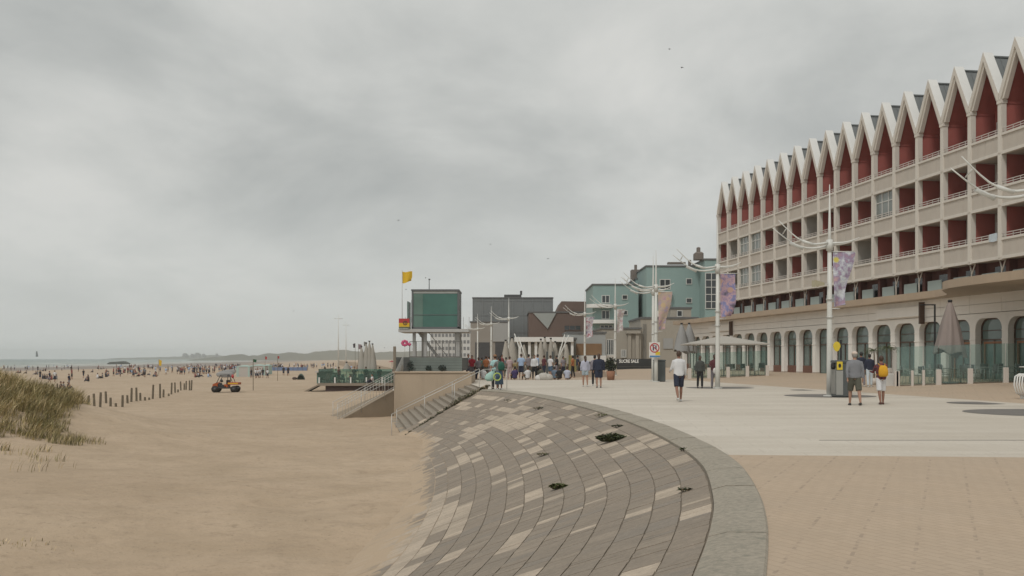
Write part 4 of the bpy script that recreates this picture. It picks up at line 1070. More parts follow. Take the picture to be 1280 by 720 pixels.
for k in range(n):
    a, b_ = 2 * PI * k / n, 2 * PI * (k + 1) / n
    mb.prism_xz([(.30 * math.cos(a), .58 + .30 * math.sin(a)), (.30 * math.cos(b_), .58 + .30 * math.sin(b_)), (.235 * math.cos(b_), .58 + .235 * math.sin(b_)), (.235 * math.cos(a), .58 + .235 * math.sin(a))], -.012, -.003)
c_, s_ = math.cos(-PI / 4), math.sin(-PI / 4)
mb.prism_xz([(-.24 * c_ - .025 * s_, .58 - .24 * s_ + .025 * c_), (.24 * c_ - .025 * s_, .58 + .24 * s_ + .025 * c_), (.24 * c_ + .025 * s_, .58 + .24 * s_ - .025 * c_), (-.24 * c_ + .025 * s_, .58 - .24 * s_ - .025 * c_)], -.016, -.0125)
mb.build('red_ring', mat('sign_red', (.42, .035, .04), .5, .04), ps)
MB().box(-.12, -.04, -.008, -.003, .42, .66).box(.04, .12, -.008, -.003, .48, .74).box(-.10, -.0, -.008, -.003, .70, .76).build('symbol', mat('sign_navy', (.05, .05, .12), .6), ps)
MB().box(.05, .33, -.010, -.003, .14, .34).build('yellow_corner', mat('notice_yellow', (.62, .47, .04), .6, .05), ps)
MB().box(-.30, .33, -.010, -.003, .0, .10).build('blue_strip', mat('sign_blue', (.08, .22, .42), .6), ps)

# ================================================================== terrace in front of the hotel
gl = clear_glass('fence_glass', (.86, .93, .91), .09)
wpost = mat('terrace_post', (.58, .53, .48), .6, .06)
TY = 48.6
def glass_fence(name, pts, label, hg=1.9, thick=(.24, .24), hpost=.74, grp='glass windbreak fences of the terraces', thin_every=None):
    o = empty(name, (*pts[0], prom_z(*pts[0])), 0, label, 'glass fence', grp); x0, y0 = pts[0]
    for i, (x, y) in enumerate(pts):
        z = prom_z(x, y) - prom_z(x0, y0); q = thick[0] if (thin_every is None or i in thin_every) else .11
        MB().bev(x - x0 - q / 2, x - x0 + q / 2, y - y0 - .09, y - y0 + .09, z - .1, z + hpost, .012).build('post', wpost, o)
    for (a, b_) in zip(pts, pts[1:]):
        za = prom_z(*a) - prom_z(x0, y0); zb = prom_z(*b_) - prom_z(x0, y0)
        v = Vector((b_[0] - a[0], b_[1] - a[1], 0)); n_ = Vector((-v.y, v.x, 0)).normalized() * .008; v = v.normalized() * .02
        P = [Vector((a[0] - x0, a[1] - y0, za + .06)) + v, Vector((b_[0] - x0, b_[1] - y0, zb + .06)) - v, Vector((b_[0] - x0, b_[1] - y0, zb + hg)) - v, Vector((a[0] - x0, a[1] - y0, za + hg)) + v]
        MB().add([p + n_ for p in P] + [p - n_ for p in P], [(0, 1, 2, 3), (7, 6, 5, 4), (0, 4, 5, 1), (1, 5, 6, 2), (2, 6, 7, 3), (3, 7, 4, 0)])
        mb = MB(); mb.add([p + n_ for p in P] + [p - n_ for p in P], [(0, 1, 2, 3), (7, 6, 5, 4), (0, 4, 5, 1), (1, 5, 6, 2), (2, 6, 7, 3), (3, 7, 4, 0)])
        mb.build('glass_panel', gl, o)
    return o
glass_fence('glass_fence', [(gx(p, TY), TY) for p in (1121, 1140, 1154, 1173, 1212.5, 1257, 1300, 1340)], 'clear glass fence on pale stubby posts round the near terrace with the closed parasol', thin_every={3, 4, 5, 6, 7})
glass_fence('glass_fence', [(gx(1121, TY), TY), (gx(1112, 54), 54.0)], 'short return of the near terrace glass fence beside the small palms')
glass_fence('glass_fence', [(gx(p, 70 + k * .4), 70 + k * .4) for k, p in enumerate((862, 886, 910, 934, 959))], 'glass fence with white posts enclosing the far terrace under the pale canopy', hg=1.8, hpost=.75)
dark_f = mat('chair_metal', (.46, .47, .45), .5, .1, 2, metal=.3); dark_s = mat('chair_weave', (.12, .12, .115), .8, .1, 3); tabm = mat('table_top', (.33, .33, .31), .5)
def make_chair(label, grp='metal terrace chairs'):
    o = empty('terrace_chair', (0, 0, 0), 0, label, 'chair', grp)
    MB().bev(-.22, .22, -.22, .22, .43, .46, .01).build('seat', dark_s, o)
    MB().bev(-.21, .21, .20, .235, .52, .88, .01).build('backrest', dark_s, o)
    for (a, b_) in ((-.22, -.22), (.22, -.22)): MB().tube([(a * 1.15, b_ * 1.15, 0), (a, b_, .44), (a * 1.05, b_, .64), (a * 1.05, .1, .66)], .013, 5).build('leg', dark_f, o)
    for a in (-.22, .22): MB().tube([(a * 1.1, .28, 0), (a, .2, .44), (a, .25, .90)], .013, 5).build('leg', dark_f, o)
    return o
def make_table(label, grp='metal terrace tables'):
    o = empty('terrace_table', (0, 0, 0), 0, label, 'table', grp)
    MB().bev(-.35, .35, -.35, .35, .71, .74, .008).build('tabletop', tabm, o)
    for a in (-.3, .3):
        for b_ in (-.3, .3): MB().tube([(a, b_, 0), (a * .95, b_ * .95, .71)], .014, 5).build('leg', dark_f, o)
    return o
chair = make_chair('grey metal terrace chair behind the glass fence'); tabl = make_table('grey metal terrace table behind the glass fence')
spots = []
k = 0
for (px, Y, rz, kind) in [(1183, 50.0, 1.4, 'c'), (1190, 50.2, 0, 't'), (1199, 50.0, -1.4, 'c'), (1206, 49.8, 2.6, 'c'), (1222, 50.3, 1.5, 'c'), (1230, 50.6, 0, 't'), (1239, 50.1, -1.5, 'c'), (1228, 52.4, 3.1, 'c'), (1250, 50.2, 1.5, 'c'),
                          (1259, 50.7, 0, 't'), (1268, 50.1, -1.6, 'c'), (1276, 50.4, 1.2, 'c'), (1160, 50.4, 1.5, 'c'), (1152, 50.6, 0, 't'), (1145, 50.3, -1.5, 'c'), (1168, 52.4, 1.3, 'c'), (1133, 51.3, 1.5, 'c'), (1128, 51.5, 0, 't'),
                          (1214, 51.8, .6, 'c'), (1247, 52.6, 2.9, 'c'), (1286, 50.9, 0, 't'), (1293, 50.3, -1.4, 'c'), (1176, 52.8, .2, 'c')]:
    src = chair if kind == 'c' else tabl; X = gx(px, Y); loc = (X, Y, prom_z(X, Y))
    if kind == 'c': lb = 'grey metal terrace chair behind the near glass fence'
    else: lb = 'square grey metal table behind the near glass fence'
    if k == 0 and kind == 'c': chair.location = loc; chair.rotation_euler = (0, 0, rz); chair['label'] = lb; k = 1
    elif kind == 't' and tabl.location.length < .1: tabl.location = loc; tabl['label'] = lb
    else: copy_tree(src, loc, rz, lb)
def closed_parasol(X, Y, zt, zb, r, mt, label, grp=None, fancy=False, z0=None):
    zg = prom_z(X, Y) if z0 is None else z0
    o = empty('closed_parasol', (X, Y, zg), 0, label, 'parasol', grp); zt -= zg; zb -= zg
    n = 28 if fancy else 14; m = 12 if fancy else 6; mb = MB(); vs = []
    for j in range(m + 1):
        f = j / m; rad = r * (.10 + .90 * f ** .82) * (1 if f < .93 else .96)
        for k in range(n):
            a = 2 * PI * k / n; fold = 1 + (.20 + .14 * math.sin(3 * a + 1)) * math.cos(a * 7 + f * 1.2) * min(1, f * 2)
            hem = (.16 * math.cos(a * 3.5 + .6) - .22 * math.cos(a - .3)) * (f ** 3) * (r / .7)
            vs.append((rad * fold * math.cos(a), rad * fold * .9 * math.sin(a), zt + (zb - zt) * f + hem * (zt - zb) * .28))
    mb.add(vs, [(j * n + k, (j + 1) * n + k, (j + 1) * n + (k + 1) % n, j * n + (k + 1) % n) for j in range(m) for k in range(n)], True)
    mb.build('folded_canopy', mt, o)
    MB().tube([(0, 0, 0), (0, 0, zt)], .035, 8).build('pole', dark_f, o)
    MB().tube([(0, 0, zt - .06), (0, 0, zt + .06)], [.10, .11], 10).build('finial', mat('black_rubber', (.02, .02, .02), .8), o)
    MB().bev(-.3, .3, -.3, .3, 0, .08, .02).build('base', dark_f, o)
    return o
taupe = mat('taupe_canvas', (.27, .225, .205), .9, .12, 1.5)
cream_c = mat('cream_canvas', (.38, .355, .31), .9, .12, 1.0); grey_c = mat('grey_canvas', (.30, .30, .295), .9, .12, 1.0)
closed_parasol(gx(1187.5, 49.6), 49.6, 4.32, 1.72, .68, taupe, 'big closed taupe parasol on the near terrace under the hotel canopy', None, True)
cp = empty('cantilever_frame', (gx(1187.5, 49.6) + .1, 50.2, prom_z(gx(1187.5, 49.6), 50)), 0, 'dark vertical steel frame post behind the closed taupe parasol', 'post')
MB().box(-.62, -.55, 0, .07, 0, 3.9).box(-1.3, -.55, 0, .06, 3.9, 3.96).build('frame_post', mat('black_rubber', (.02, .02, .02), .8), cp)
closed_parasol(gx(852, 80), 80, 4.25, 2.0, .62, grey_c, 'left one of two closed grey parasols beside the beige building', 'closed grey parasols at the terrace end')
closed_parasol(gx(861.5, 81), 81, 4.3, 2.0, .62, grey_c, 'right one of two closed grey parasols beside the beige building', 'closed grey parasols at the terrace end')
# open canopy tent
Yc = 72; Xc = gx(911, Yc); tent = empty('canopy_tent', (Xc, Yc + 1.5, .2), 0, 'wide pale open canopy with low pointed roof over the far terrace', 'canopy tent')
hw = 49 * Yc / F; ze = CAM + (HZ - 429.5) / F * Yc - .2; zp = CAM + (HZ - 419.5) / F * Yc - .2
mb = MB(); mb.add([(-hw, -2, ze), (hw, -2, ze), (hw, 2.4, ze), (-hw, 2.4, ze), (-hw * .08, .2, zp), (hw * .08, .2, zp)], [(0, 1, 5, 4), (1, 2, 5), (2, 3, 4, 5), (3, 0, 4)])
mb.add([(-hw, -2, ze), (hw, -2, ze), (hw, 2.4, ze), (-hw, 2.4, ze), (-hw, -2, ze - .09), (hw, -2, ze - .09), (hw, 2.4, ze - .09), (-hw, 2.4, ze - .09)], [(0, 4, 5, 1), (1, 5, 6, 2), (2, 6, 7, 3), (3, 7, 4, 0), (4, 7, 6, 5)])
mb.build('roof_cloth', mat('tent_cloth', (.40, .375, .335), .8, .06, 1), tent)
for (a, b_) in ((-.7, -1), (.7, -1), (-.7, 1.6), (.7, 1.6), (0, .2)): MB().tube([(hw * a, b_, -.2), (hw * a, b_, ze)], .05, 6).build('leg', dark_f, tent)
for k in range(9):
    X = gx(868 + k * 10.5, 73.5); Y = 73.5 + (k % 2) * .8
    lb = 'dark chair under the pale canopy on the far terrace'
    copy_tree(chair, (X, Y, prom_z(X, Y)), R.uniform(0, 6), lb, 'dark chairs on the far terrace')
# small palms in pots and white box
palmL = mat('palm_leaf', (.085, .105, .045), .7, .2, 4); bark = mat('bark', (.13, .09, .06), .9)
def palm(px, Y, h, label):
    X = gx(px, Y); o = empty('potted_palm', (X, Y, prom_z(X, Y)), 0, label, 'palm', 'small potted palms beside the terrace')
    MB().tube([(0, 0, 0), (0, 0, .35)], [.14, .19], 12).build('pot', wpost, o)
    MB().tube([(0, 0, .3), (.02, 0, h * .6), (0, 0, h)], [.035, .03, .03], 7).build('trunk', bark, o)
    mb = MB()
    for k in range(22):
        a = R.uniform(0, 2 * PI); L = R.uniform(.38, .62); up_ = R.uniform(.1, .5); P = []
        for q in range(5):
            f = q / 4; P.append(Vector((math.cos(a) * L * f, math.sin(a) * L * f, h + up_ * L * math.sin(f * 2.2) - .28 * f * f)))
        sd = Vector((-math.sin(a), math.cos(a), 0))
        for q in range(4):
            for s in (-1, 1):
                for jj in range(3):
                    c_ = P[q].lerp(P[q + 1], jj / 3); e = c_ + sd * s * .10 * (1 - q / 5) + (P[q + 1] - P[q]).normalized() * .08 - Vector((0, 0, .03))
                    w2 = (P[q + 1] - P[q]).normalized() * .012
                    mb.add([c_ - w2, c_ + w2, e], [(0, 1, 2)])
        mb.tube(P, .005, 3)
    mb.build('fronds', palmL, o); return o
palm(1092.5, 50.8, 1.75, 'left one of two small potted palms beside the glass fence'); palm(1108.5, 50.4, 1.85, 'right one of two small potted palms, closest to the glass fence')
pb = empty('white_planter', (gx(1111, 49.3), 49.3, prom_z(gx(1111, 49.3), 49.3)), 0, 'plain white planter box behind the walker with the yellow backpack', 'planter')
MB().bev(-.28, .24, -.25, .25, 0, .62, .03).build('box', mat('white_plastic', (.62, .60, .56), .5), pb)
MB().bev(-.25, .21, -.22, .22, .621, .64, .01).build('soil', bark, pb)
# curved white seat at the right edge
X = gx(1287, 35.2); seat = empty('lounge_seat', (X, 35.2, prom_z(X, 35.2)), .2, 'curvy white slatted seat cut by the right edge of the picture', 'seat')
for k in range(7):
    y = -.4 + k * .13
    MB().tube([(-.02, y, .10), (-.24, y, .22), (-.32, y, .5), (-.28, y, .80), (-.12, y, .88), (.5, y, .84), (.95, y, .5), (1.0, y, .1)], .028, 7).build('slat', white, seat)
for a in (0, 1.0): MB().bev(a - .05, a + .05, -.42, .42, 0, .12, .01).build('base_bar', white, seat)
X = gx(1291, 38.5); tb = empty('white_table', (X, 38.5, prom_z(X, 38.5)), 0, 'round white table just behind the slatted seat at the right edge', 'table')
MB().tube([(0, 0, 1.02), (0, 0, 1.05)], .48, 20).build('tabletop', white, tb); MB().tube([(0, 0, 0), (0, 0, 1.02)], .05, 8).tube([(0, 0, 0), (0, 0, .04)], .28, 14).build('leg', white, tb)

# ================================================================== closed cream parasols, masts and stalls by the pavilion
for k, (px, Y, zt, r) in enumerate([(632, 96, 3.2, .45), (640, 98, 3.5, .6), (655, 98, 2.9, .4), (676, 96, 3.3, .42), (681, 97, 3.5, .45), (688.5, 97, 3.4, .42), (694, 98, 3.1, .4), (701, 96, 2.7, .4), (708, 96, 2.9, .4)]):
    closed_parasol(gx(px, Y), Y, zt, .9, r, cream_c, ('narrow' if r < .44 else 'broad') + ' closed cream parasol standing behind the seated crowd', 'closed cream parasols by the pavilion')
for k, (a, b_, c_, d_) in enumerate([(643, 417, 660, 452), (648, 421, 664, 455), (706, 418, 692, 442), (711, 419, 690, 446)]):
    Y = 94; P0 = Vector((gx(a, Y), Y, CAM + (HZ - b_) / F * Y)); P1 = Vector((gx(c_, Y), Y, 0.02))
    o = MB().tube([P1, P0], .05, 6).build('leaning_mast', lw); tag(o, ['leftmost white mast leaning left above the pavilion roof', 'second white mast leaning left over the pavilion', 'white mast leaning right over the pavilion, the inner one', 'white mast leaning right over the pavilion, the outer one'][k], 'mast', 'leaning white masts at the pavilion')
for k, px in enumerate((684, 691)):
    o = MB().bev(gx(px - 1.3, 84), gx(px + 1.3, 84), 84, 84.2, 0, 2.05, .02).build('board_panel', mat('bin_grey', (.075, .085, .085), .5)); tag(o, ['left', 'right'][k] + ' one of two tall narrow dark panels behind the seated crowd', 'panel', 'tall dark panels behind the crowd')
yb = mat('yellow_boxes', (.22, .19, .07), .7, .3, 2)
for k, (a, b_, zt) in enumerate([(711, 716, 1.75), (717.5, 721, 1.35), (704, 708, 1.5)]):
    o = MB().bev(gx(a, 92), gx(b_, 92), 92, 92.5, 0, zt, .03).build('display_stand', yb if k < 2 else mat('olive_box', (.13, .14, .08), .7)); tag(o, ['tall mustard coloured display stand beside the cafe counter', 'smaller mustard coloured display stand right of the tall one', 'olive green display stand left of the mustard ones'][k], 'display stand')
# low beige bench walls in front of the cafe
o = MB().bev(gx(712, 78), gx(762, 78), 78, 78.6, 0, .42, .03).build('low_bench_wall', mat('bench_concrete', (.35, .285, .225), .85)); tag(o, 'long low beige bench wall in front of the cafe behind the walking couple', 'bench wall')
gp = mat('pot_terracotta', (.30, .15, .09), .8)
o = empty('potted_shrub', (gx(763.5, 68), 68, 0), 0, 'dark leafy shrub in a terracotta pot left of the lamp post with the pale banner', 'plant')
MB().tube([(0, 0, 0), (0, 0, .62)], [.24, .30], 14).build('pot', gp, o)
def leafball(r, n, lf, h0, cols=None, sq=1.0):
    mb = MB()
    for k in range(n):
        v = Vector((R.gauss(0, 1), R.gauss(0, 1), R.gauss(0, 1))).normalized() * r * (R.random() ** .4); v.z *= sq; v.z += h0
        a = Vector((R.uniform(-1, 1), R.uniform(-1, 1), R.uniform(-1, 1))).normalized() * lf; b_ = a.cross(Vector((R.uniform(-1, 1), R.uniform(-1, 1), R.uniform(-1, 1)))).normalized() * lf * .5
        mb.m(R.choice([0, 0, 1])); mb.add([v - a, v + b_, v + a, v - b_], [(0, 1, 2, 3)])
    return mb
leafball(.42, 500, .09, 1.05, sq=1.2).build('foliage', [mat('leaf_dark', (.025, .032, .025), .7), mat('weed_dark', (.045, .055, .022), .8)], o)

# ================================================================== lifeguard lookout tower
TYY = 66.0
def tz(py): return CAM + (HZ - py) / F * TYY
def tx(px): return gx(px, TYY)
steelg = mat('tower_steel', (.44, .43, .41), .5, .08, 1, stain=.15); greyf = mat('tower_frame', (.12, .125, .13), .5, .1, 1)
tow = empty('lookout_tower', (tx(543), TYY, .64), 0, 'lifeguard lookout tower with a boxy green glazed cabin on steel legs', 'lookout tower'); TM = Matrix.Translation((-tx(543), -TYY, -.64))
x0, x1, z0, z1 = tx(514.5), tx(573.5), tz(410.5), tz(363.5)
MB(TM).box(tx(514.5), tx(516.5), TYY, TYY + 3.3, z0, z1).box(tx(571.8), x1, TYY, TYY + 3.3, z0, z1).box(x0 - .03, x1 + .03, TYY - .03, TYY + 3.35, z1, z1 + .10).box(x0, x1, TYY, TYY + 3.3, z0 - .02, z0 + .1).box(tx(516.6), tx(571.7), TYY + 3.1, TYY + 3.25, z0 + .1, z1 - .001).build('cabin_frame', greyf, tow)
tg = glass_mat('tower_glass', (.045, .130, .105), .12); tg2 = glass_mat('tower_glass_pale', (.10, .17, .14), .2)
MB(TM).box(tx(516.6), tx(528.5), TYY + .05, TYY + .09, z0 + .1, z1 - .18).build('pale_pane', tg2, tow)
MB(TM).box(tx(528.7), tx(571.7), TYY + .05, TYY + .09, z0 + .1, z1 - .18).build('green_pane', tg, tow)
MB(TM).box(tx(516.6), tx(571.7), TYY + .03, TYY + .1, z1 - .17, z1 - .01).build('top_blind', mat('blind_grey', (.36, .37, .355), .6), tow)
MB(TM).box(tx(516.6), tx(571.7), TYY + .02, TYY + .048, tz(393.5) - .015, tz(393.5) + .015).build('glazing_bar', greyf, tow)
MB(TM).box(x0 - .05, x0 - .01, TYY + .3, TYY + 2.8, z0 + .4, z1 - .6).build('side_window', tg2, tow)
MB(TM).box(tx(508.5), tx(510), TYY + .2, TYY + 1.8, z0, tz(376.5)).build('side_screen', tg2, tow)
MB(TM).box(tx(498.5), tx(586), TYY - .25, TYY + 3.8, z0 - .24, z0 - .04).build('deck', steelg, tow)
for px in (517, 531, 571): MB(TM).box(tx(px) - (.10 if px < 560 else .16), tx(px) + (.10 if px < 560 else .16), TYY + .3, TYY + .55, .64, z0 - .24).build('leg', steelg, tow)
for px in (524, 572): MB(TM).box(tx(px) - .1, tx(px) + .1, TYY + 2.8, TYY + 3.0, .64, z0 - .24).build('leg', steelg, tow)
mb = MB(TM)
sa, sb = Vector((tx(520), TYY + 1.0, z0 - .25)), Vector((tx(557), TYY + 1.0, .66))
for dy in (0, .8): mb.add([sa + Vector((0, dy, 0)), sb + Vector((0, dy, 0)), sb + Vector((0, dy, .22)), sa + Vector((0, dy, .22)), sa + Vector((0, dy + .05, 0)), sb + Vector((0, dy + .05, 0)), sb + Vector((0, dy + .05, .22)), sa + Vector((0, dy + .05, .22))],
       [(0, 1, 2, 3), (7, 6, 5, 4), (0, 4, 5, 1), (1, 5, 6, 2), (2, 6, 7, 3), (3, 7, 4, 0)])
for k in range(11): q = sa.lerp(sb, (k + .5) / 11); mb.box(q.x - .12, q.x + .12, q.y + .05, q.y + .8, q.z + .08, q.z + .11)
mb.tube([sa + Vector((0, 0, 1.0)), sb + Vector((0, 0, 1.0))], .025, 6)
mb.build('stairway', steelg, tow)
MB(TM).tube([(tx(534), TYY + 1.6, z1 + .16), (tx(534), TYY + 1.6, z1 + .85)], .03, 5).box(tx(533), tx(535.4), TYY + 1.55, TYY + 1.65, z1 + .85, z1 + .92).build('antenna', greyf, tow)
mb = MB(TM)
for k in range(12): a = tx(500 + k * 7.6); mb.box(a - .012, a + .012, TYY + 3.4, TYY + 3.43, z0 - .04, z0 + .9 if k < 2 or k > 9 else z0)
mb.box(tx(574), tx(586), TYY + 3.4, TYY + 3.43, z0 - .06, z0 - .03); mb.build('deck_railing', steelg, tow)
fl = empty('flag_on_pole', (tx(503), TYY - .15, z0 - .04), 0, 'plain yellow flag on a thin pole at the left end of the tower deck', 'flag')
zf = -z0 + .04
MB().tube([(0, 0, 0), (0, 0, tz(338) - z0 + .04)], .018, 6).build('flagpole', galv, fl)
mb = MB(); nx_ = 10; vs = []
for j in range(7):
    for i in range(nx_ + 1):
        g = i / nx_; f = j / 6; hh = (tz(339.5) - tz(354)) * (1 - .18 * g * (f > .9))
        vs.append((.02 + .64 * g * (1 - .12 * f * (f > .5)), .05 * math.sin(g * 7 + f), tz(339.8) - z0 + .04 - hh * f - .03 * math.sin(g * 5)))
mb.add(vs, [(j * (nx_ + 1) + i, (j + 1) * (nx_ + 1) + i, (j + 1) * (nx_ + 1) + i + 1, j * (nx_ + 1) + i + 1) for j in range(6) for i in range(nx_)], True)
yel = mat('flag_yellow', (.66, .42, .025), .8, .08); mb.build('flag_cloth', yel, fl)
rb = empty('rescue_board', (tx(505.8), TYY - .32, z0 - .02), 0, 'red and yellow striped panel with a small dark round emblem hung on the tower deck', 'panel')
hw = (tx(512.5) - tx(499.3)) / 2; hh = tz(398) - z0
r_ = mat('sign_red', (.42, .035, .04), .5, .04)
MB().box(-hw, hw, 0, .04, hh * .56, hh).build('red_band', r_, rb); MB().box(-hw, hw, 0, .04, hh * .18, hh * .555).build('yellow_band', yel, rb); MB().box(-hw, hw, 0, .04, 0, hh * .175).build('dark_band', mat('olive_box', (.13, .14, .08), .7), rb)
em = MB()
for k in range(16):
    a, b_ = 2 * PI * k / 16, 2 * PI * (k + 1) / 16
    em.prism_xz([(.07 + .15 * math.cos(a), hh * .55 + .15 * math.sin(a)), (.07 + .15 * math.cos(b_), hh * .55 + .15 * math.sin(b_)), (.07 + .09 * math.cos(b_), hh * .55 + .09 * math.sin(b_)), (.07 + .09 * math.cos(a), hh * .55 + .09 * math.sin(a))], -.01, -.002)
em.box(.04, .10, -.009, -.002, hh * .55 - .06, hh * .55 + .06); em.build('emblem', mat('emblem_dark', (.10, .05, .03), .6), rb)
# planked terrace round the tower foot
pk_ = mat('grey_green_planks', (.17, .20, .185), .8, .15, .8, stain=.3); pk2 = mat('dark_planks', (.10, .105, .10), .8, .2, .8)
ter = empty('planked_terrace', (tx(543), 60.6, .62), 0, 'grey green planked terrace wall with railing on top of the beige block under the tower', 'terrace'); M2 = Matrix.Translation((-tx(543), -60.6, -.62))
YP = 61.0; X0, X1 = gx(512, YP), gx(577.5, YP); XL = gx(495, YP); zt = CAM + (HZ - 446.5) / F * YP
mb = MB(M2)
for k in range(5): a = .71 + k * (zt - .71) / 5; mb.box(X0 + .002, X1, YP, YP + .12, a, a + (zt - .71) / 5 - .012)
mb.build('plank_wall', pk_, ter)
mb = MB(M2)
for k in range(6): a = .45 + k * (zt - .45) / 6; mb.box(XL, X0, YP + .02, YP + .12, a, a + (zt - .45) / 6 - .012)
mb.box(XL, X0, YP + .13, YP + .2, -.2, zt)
mb.build('dark_plank_wall', pk2, ter)
MB(M2).box(XL, X1, YP + .13, YP + 8.5, .70, zt - .03).build('terrace_floor', pk2, ter)
mb = MB(M2); zr = zt + .95
for k in range(9): a = X0 + (X1 - X0) * k / 8; mb.box(a - .02, a + .02, YP + .02, YP + .06, zt, zr)
for k in range(40): a = X0 + (X1 - X0) * (k + .5) / 40; mb.box(a - .006, a + .006, YP + .03, YP + .045, zt, zr - .03)
mb.box(X0, X1, YP + .02, YP + .06, zr, zr + .03).box(X0 - .02, X1 + .02, YP - .02, YP + .13, zt - .005, zt + .05); mb.build('railing', mat('rail_dark', (.14, .135, .125), .6), ter)
o = empty('timber_post', (gx(493.3, 60.4), 60.4, -1.55), 0, 'tall weathered post with a white painted foot at the left corner of the terrace', 'post')
MB().bev(-.08, .08, -.08, .08, 1.2, CAM + 1.55 + (HZ - 433) / F * 60.4, .01).build('upper_post', mat('weathered_wood', (.22, .19, .15), .9, .2, 3), o); MB().bev(-.10, .10, -.1, .1, .6, 1.2, .01).build('white_foot', white, o)
o = empty('toy_windmill', (gx(506.5, 61), 60.8, zt + .02), 0, 'bright pink flower windmill above the left end of the terrace railing', 'windmill')
MB().tube([(0, 0, 0), (0, 0, .8)], .012, 5).build('stick', galv, o)
pkm = mat('pink_plastic', (.52, .08, .18), .6, .3, 8)
mb = MB(); c0 = CAM + (HZ - 429) / F * 61 - zt - .02
for k in range(8):
    a = 2 * PI * k / 8; c_ = Vector((.14 * math.cos(a), -.03, c0 + .12 * math.sin(a))); mb.ball(tuple(c_), .10, .04, .09, 8, 5)
mb.ball((.28, 0, c0 - .08), .11, .06, .10, 8, 5); mb.build('petals', pkm, o)
for k in range(3):
    o = empty('low_shrub', (gx((513, 535.5, 553)[k], 60.8), 60.75, .72), 0, ['tall thin', 'small round', 'wide low'][k] + ' dark shrub against the green planked terrace wall', 'shrub', 'shrubs against the planked wall')
    leafball((.22, .2, .26)[k], 220, .05, (.30, .16, .16)[k], sq=(1.6, .9, .8)[k]).build('foliage', [mat('leaf_dark', (.025, .032, .025), .7), mat('leaf_teal', (.04, .07, .06), .7)], o)

# ================================================================== fence posts on the sand
wood = mat('fence_wood', (.15, .125, .09), .95, .25, 4)
post = None
for (xc, yb, yt) in [(248, 248, 210), (278, 252, 210), (303, 252, 208), (385, 250, 228), (395, 345, 280), (433, 346, 278), (467, 345, 272), (500, 344, 262), (530, 336, 255), (562, 322, 250), (585, 332, 283), (613, 332, 312), (648, 334, 270), (675, 312, 270), (695, 306, 232),
                     (723, 302, 230), (743, 300, 258), (768, 300, 280), (790, 298, 283), (808, 291, 215), (847, 287, 210), (865, 282, 240), (893, 276, 262), (907, 268, 204), (927, 258, 203), (942, 256, 240), (957, 246, 198), (975, 244, 208), (985, 243, 195), (1003, 245, 192), (1013, 245, 190)]:
    px = xc / 4.235; pyb = 430 + yb / 4.235; h = (yb - yt) / 4.235
    Y = 3.45 * F / (pyb - HZ)
    for _ in range(6): z = sand_z(gx(px, Y), Y); Y = (CAM - z) * F / (pyb - HZ)
    X = gx(px, Y); H_ = h / F * Y
    mb = MB(Matrix.Rotation(R.uniform(-.05, .05), 4, 'Y') @ Matrix.Rotation(R.uniform(0, 6), 4, 'Z'))
    mb.tube([(0, 0, -.6), (0, 0, H_ * .6), (0, 0, H_ - .03), (0, 0, H_)], [.085, .082, .075, .05], 7)
    o = mb.build('fence_post', wood, smooth=False); o.location = (X, Y, z)
    tag(o, ('short half buried' if H_ < .6 else 'tall' if H_ > 1.15 else 'medium high') + ' weathered wooden post in the crooked row on the sand', 'fence post', 'weathered wooden posts in the sand')

# ================================================================== beach buggy
def sand_at(px, py):
    Y = 3.5 * F / (py - HZ)
    for _ in range(8): z = sand_z(gx(px, Y), Y); Y = (CAM - z) * F / (py - HZ)
    return gx(px, Y), Y, z
X, Y, Z = sand_at(283, 490.3)
bg_ = empty('beach_buggy', (X, Y, Z), 0, 'orange and black open beach patrol buggy with boards on its roof, driving on the sand', 'buggy')
orange = mat('buggy_orange', (.36, .075, .015), .45, .08, 2); blk = mat('buggy_black', (.02, .02, .022), .6, .1, 2)
for (a, s) in ((-1.0, -.55), (-1.0, .55), (.92, -.55), (.92, .55)):
    wv_ = empty('wheel', (a, s, .33), 0); 
    for kk in ('label', 'category'): del wv_[kk]
    wv_.parent = bg_
    MB().tube([(0, -.13, 0), (0, .13, 0)], .34, 18).build('tyre', mat('black_rubber', (.02, .02, .02), .8), wv_); MB().tube([(0, -.14, 0), (0, .14, 0)], .15, 12).build('rim', mat('rim_grey', (.06, .06, .06), .5), wv_)
MB().bev(-1.25, 1.3, -.55, .55, .38, .52, .04).prism_xz([(-.75, .52), (-.75, .85), (-.6, .95), (-.45, .52)], -.5, .5).box(-.45, .1, -.5, .5, .52, .62).build('chassis', blk, bg_)
MB().prism_xz([(-1.3, .52), (-1.25, .82), (-.8, 1.02), (-.68, .95), (-.72, .52)], -.5, .5).build('bonnet', orange, bg_)
MB().bev(.28, 1.35, -.56, .56, .78, 1.02, .03).build('cargo_bed', orange, bg_); MB().bev(-.1, .28, -.5, .5, .52, .82, .03).build('side_panel', orange, bg_)
MB().bev(-.28, .2, -.48, .48, .62, .78, .05).bev(.1, .24, -.48, .48, .78, 1.25, .04).build('seat', blk, bg_)
mb = MB()
for s in (-.5, .5): mb.tube([(-.85, s, .95), (-.45, s, 1.75), (.45, s, 1.78)], .035, 6).tube([(.25, s, .8), (.30, s, 1.78)], .035, 6).tube([(.75, s, 1.0), (.45, s, 1.78)], .03, 6)
for a in (-.45, .3): mb.tube([(a, -.5, 1.76), (a, .5, 1.76)], .03, 6)
mb.build('roll_cage', blk, bg_)
MB().tube([(-.5, -.2, 1.12), (-.35, -.2, 1.22)], .16, 12).build('steering_wheel', blk, bg_)
for s in (-.4, .4): MB().ball((-1.27, s, .72), .03, .08, .07, 8, 5).build('headlight', white, bg_)
MB().box(.3, 1.33, -.572, -.562, .86, .95).build('yellow_stripe', yel, bg_)
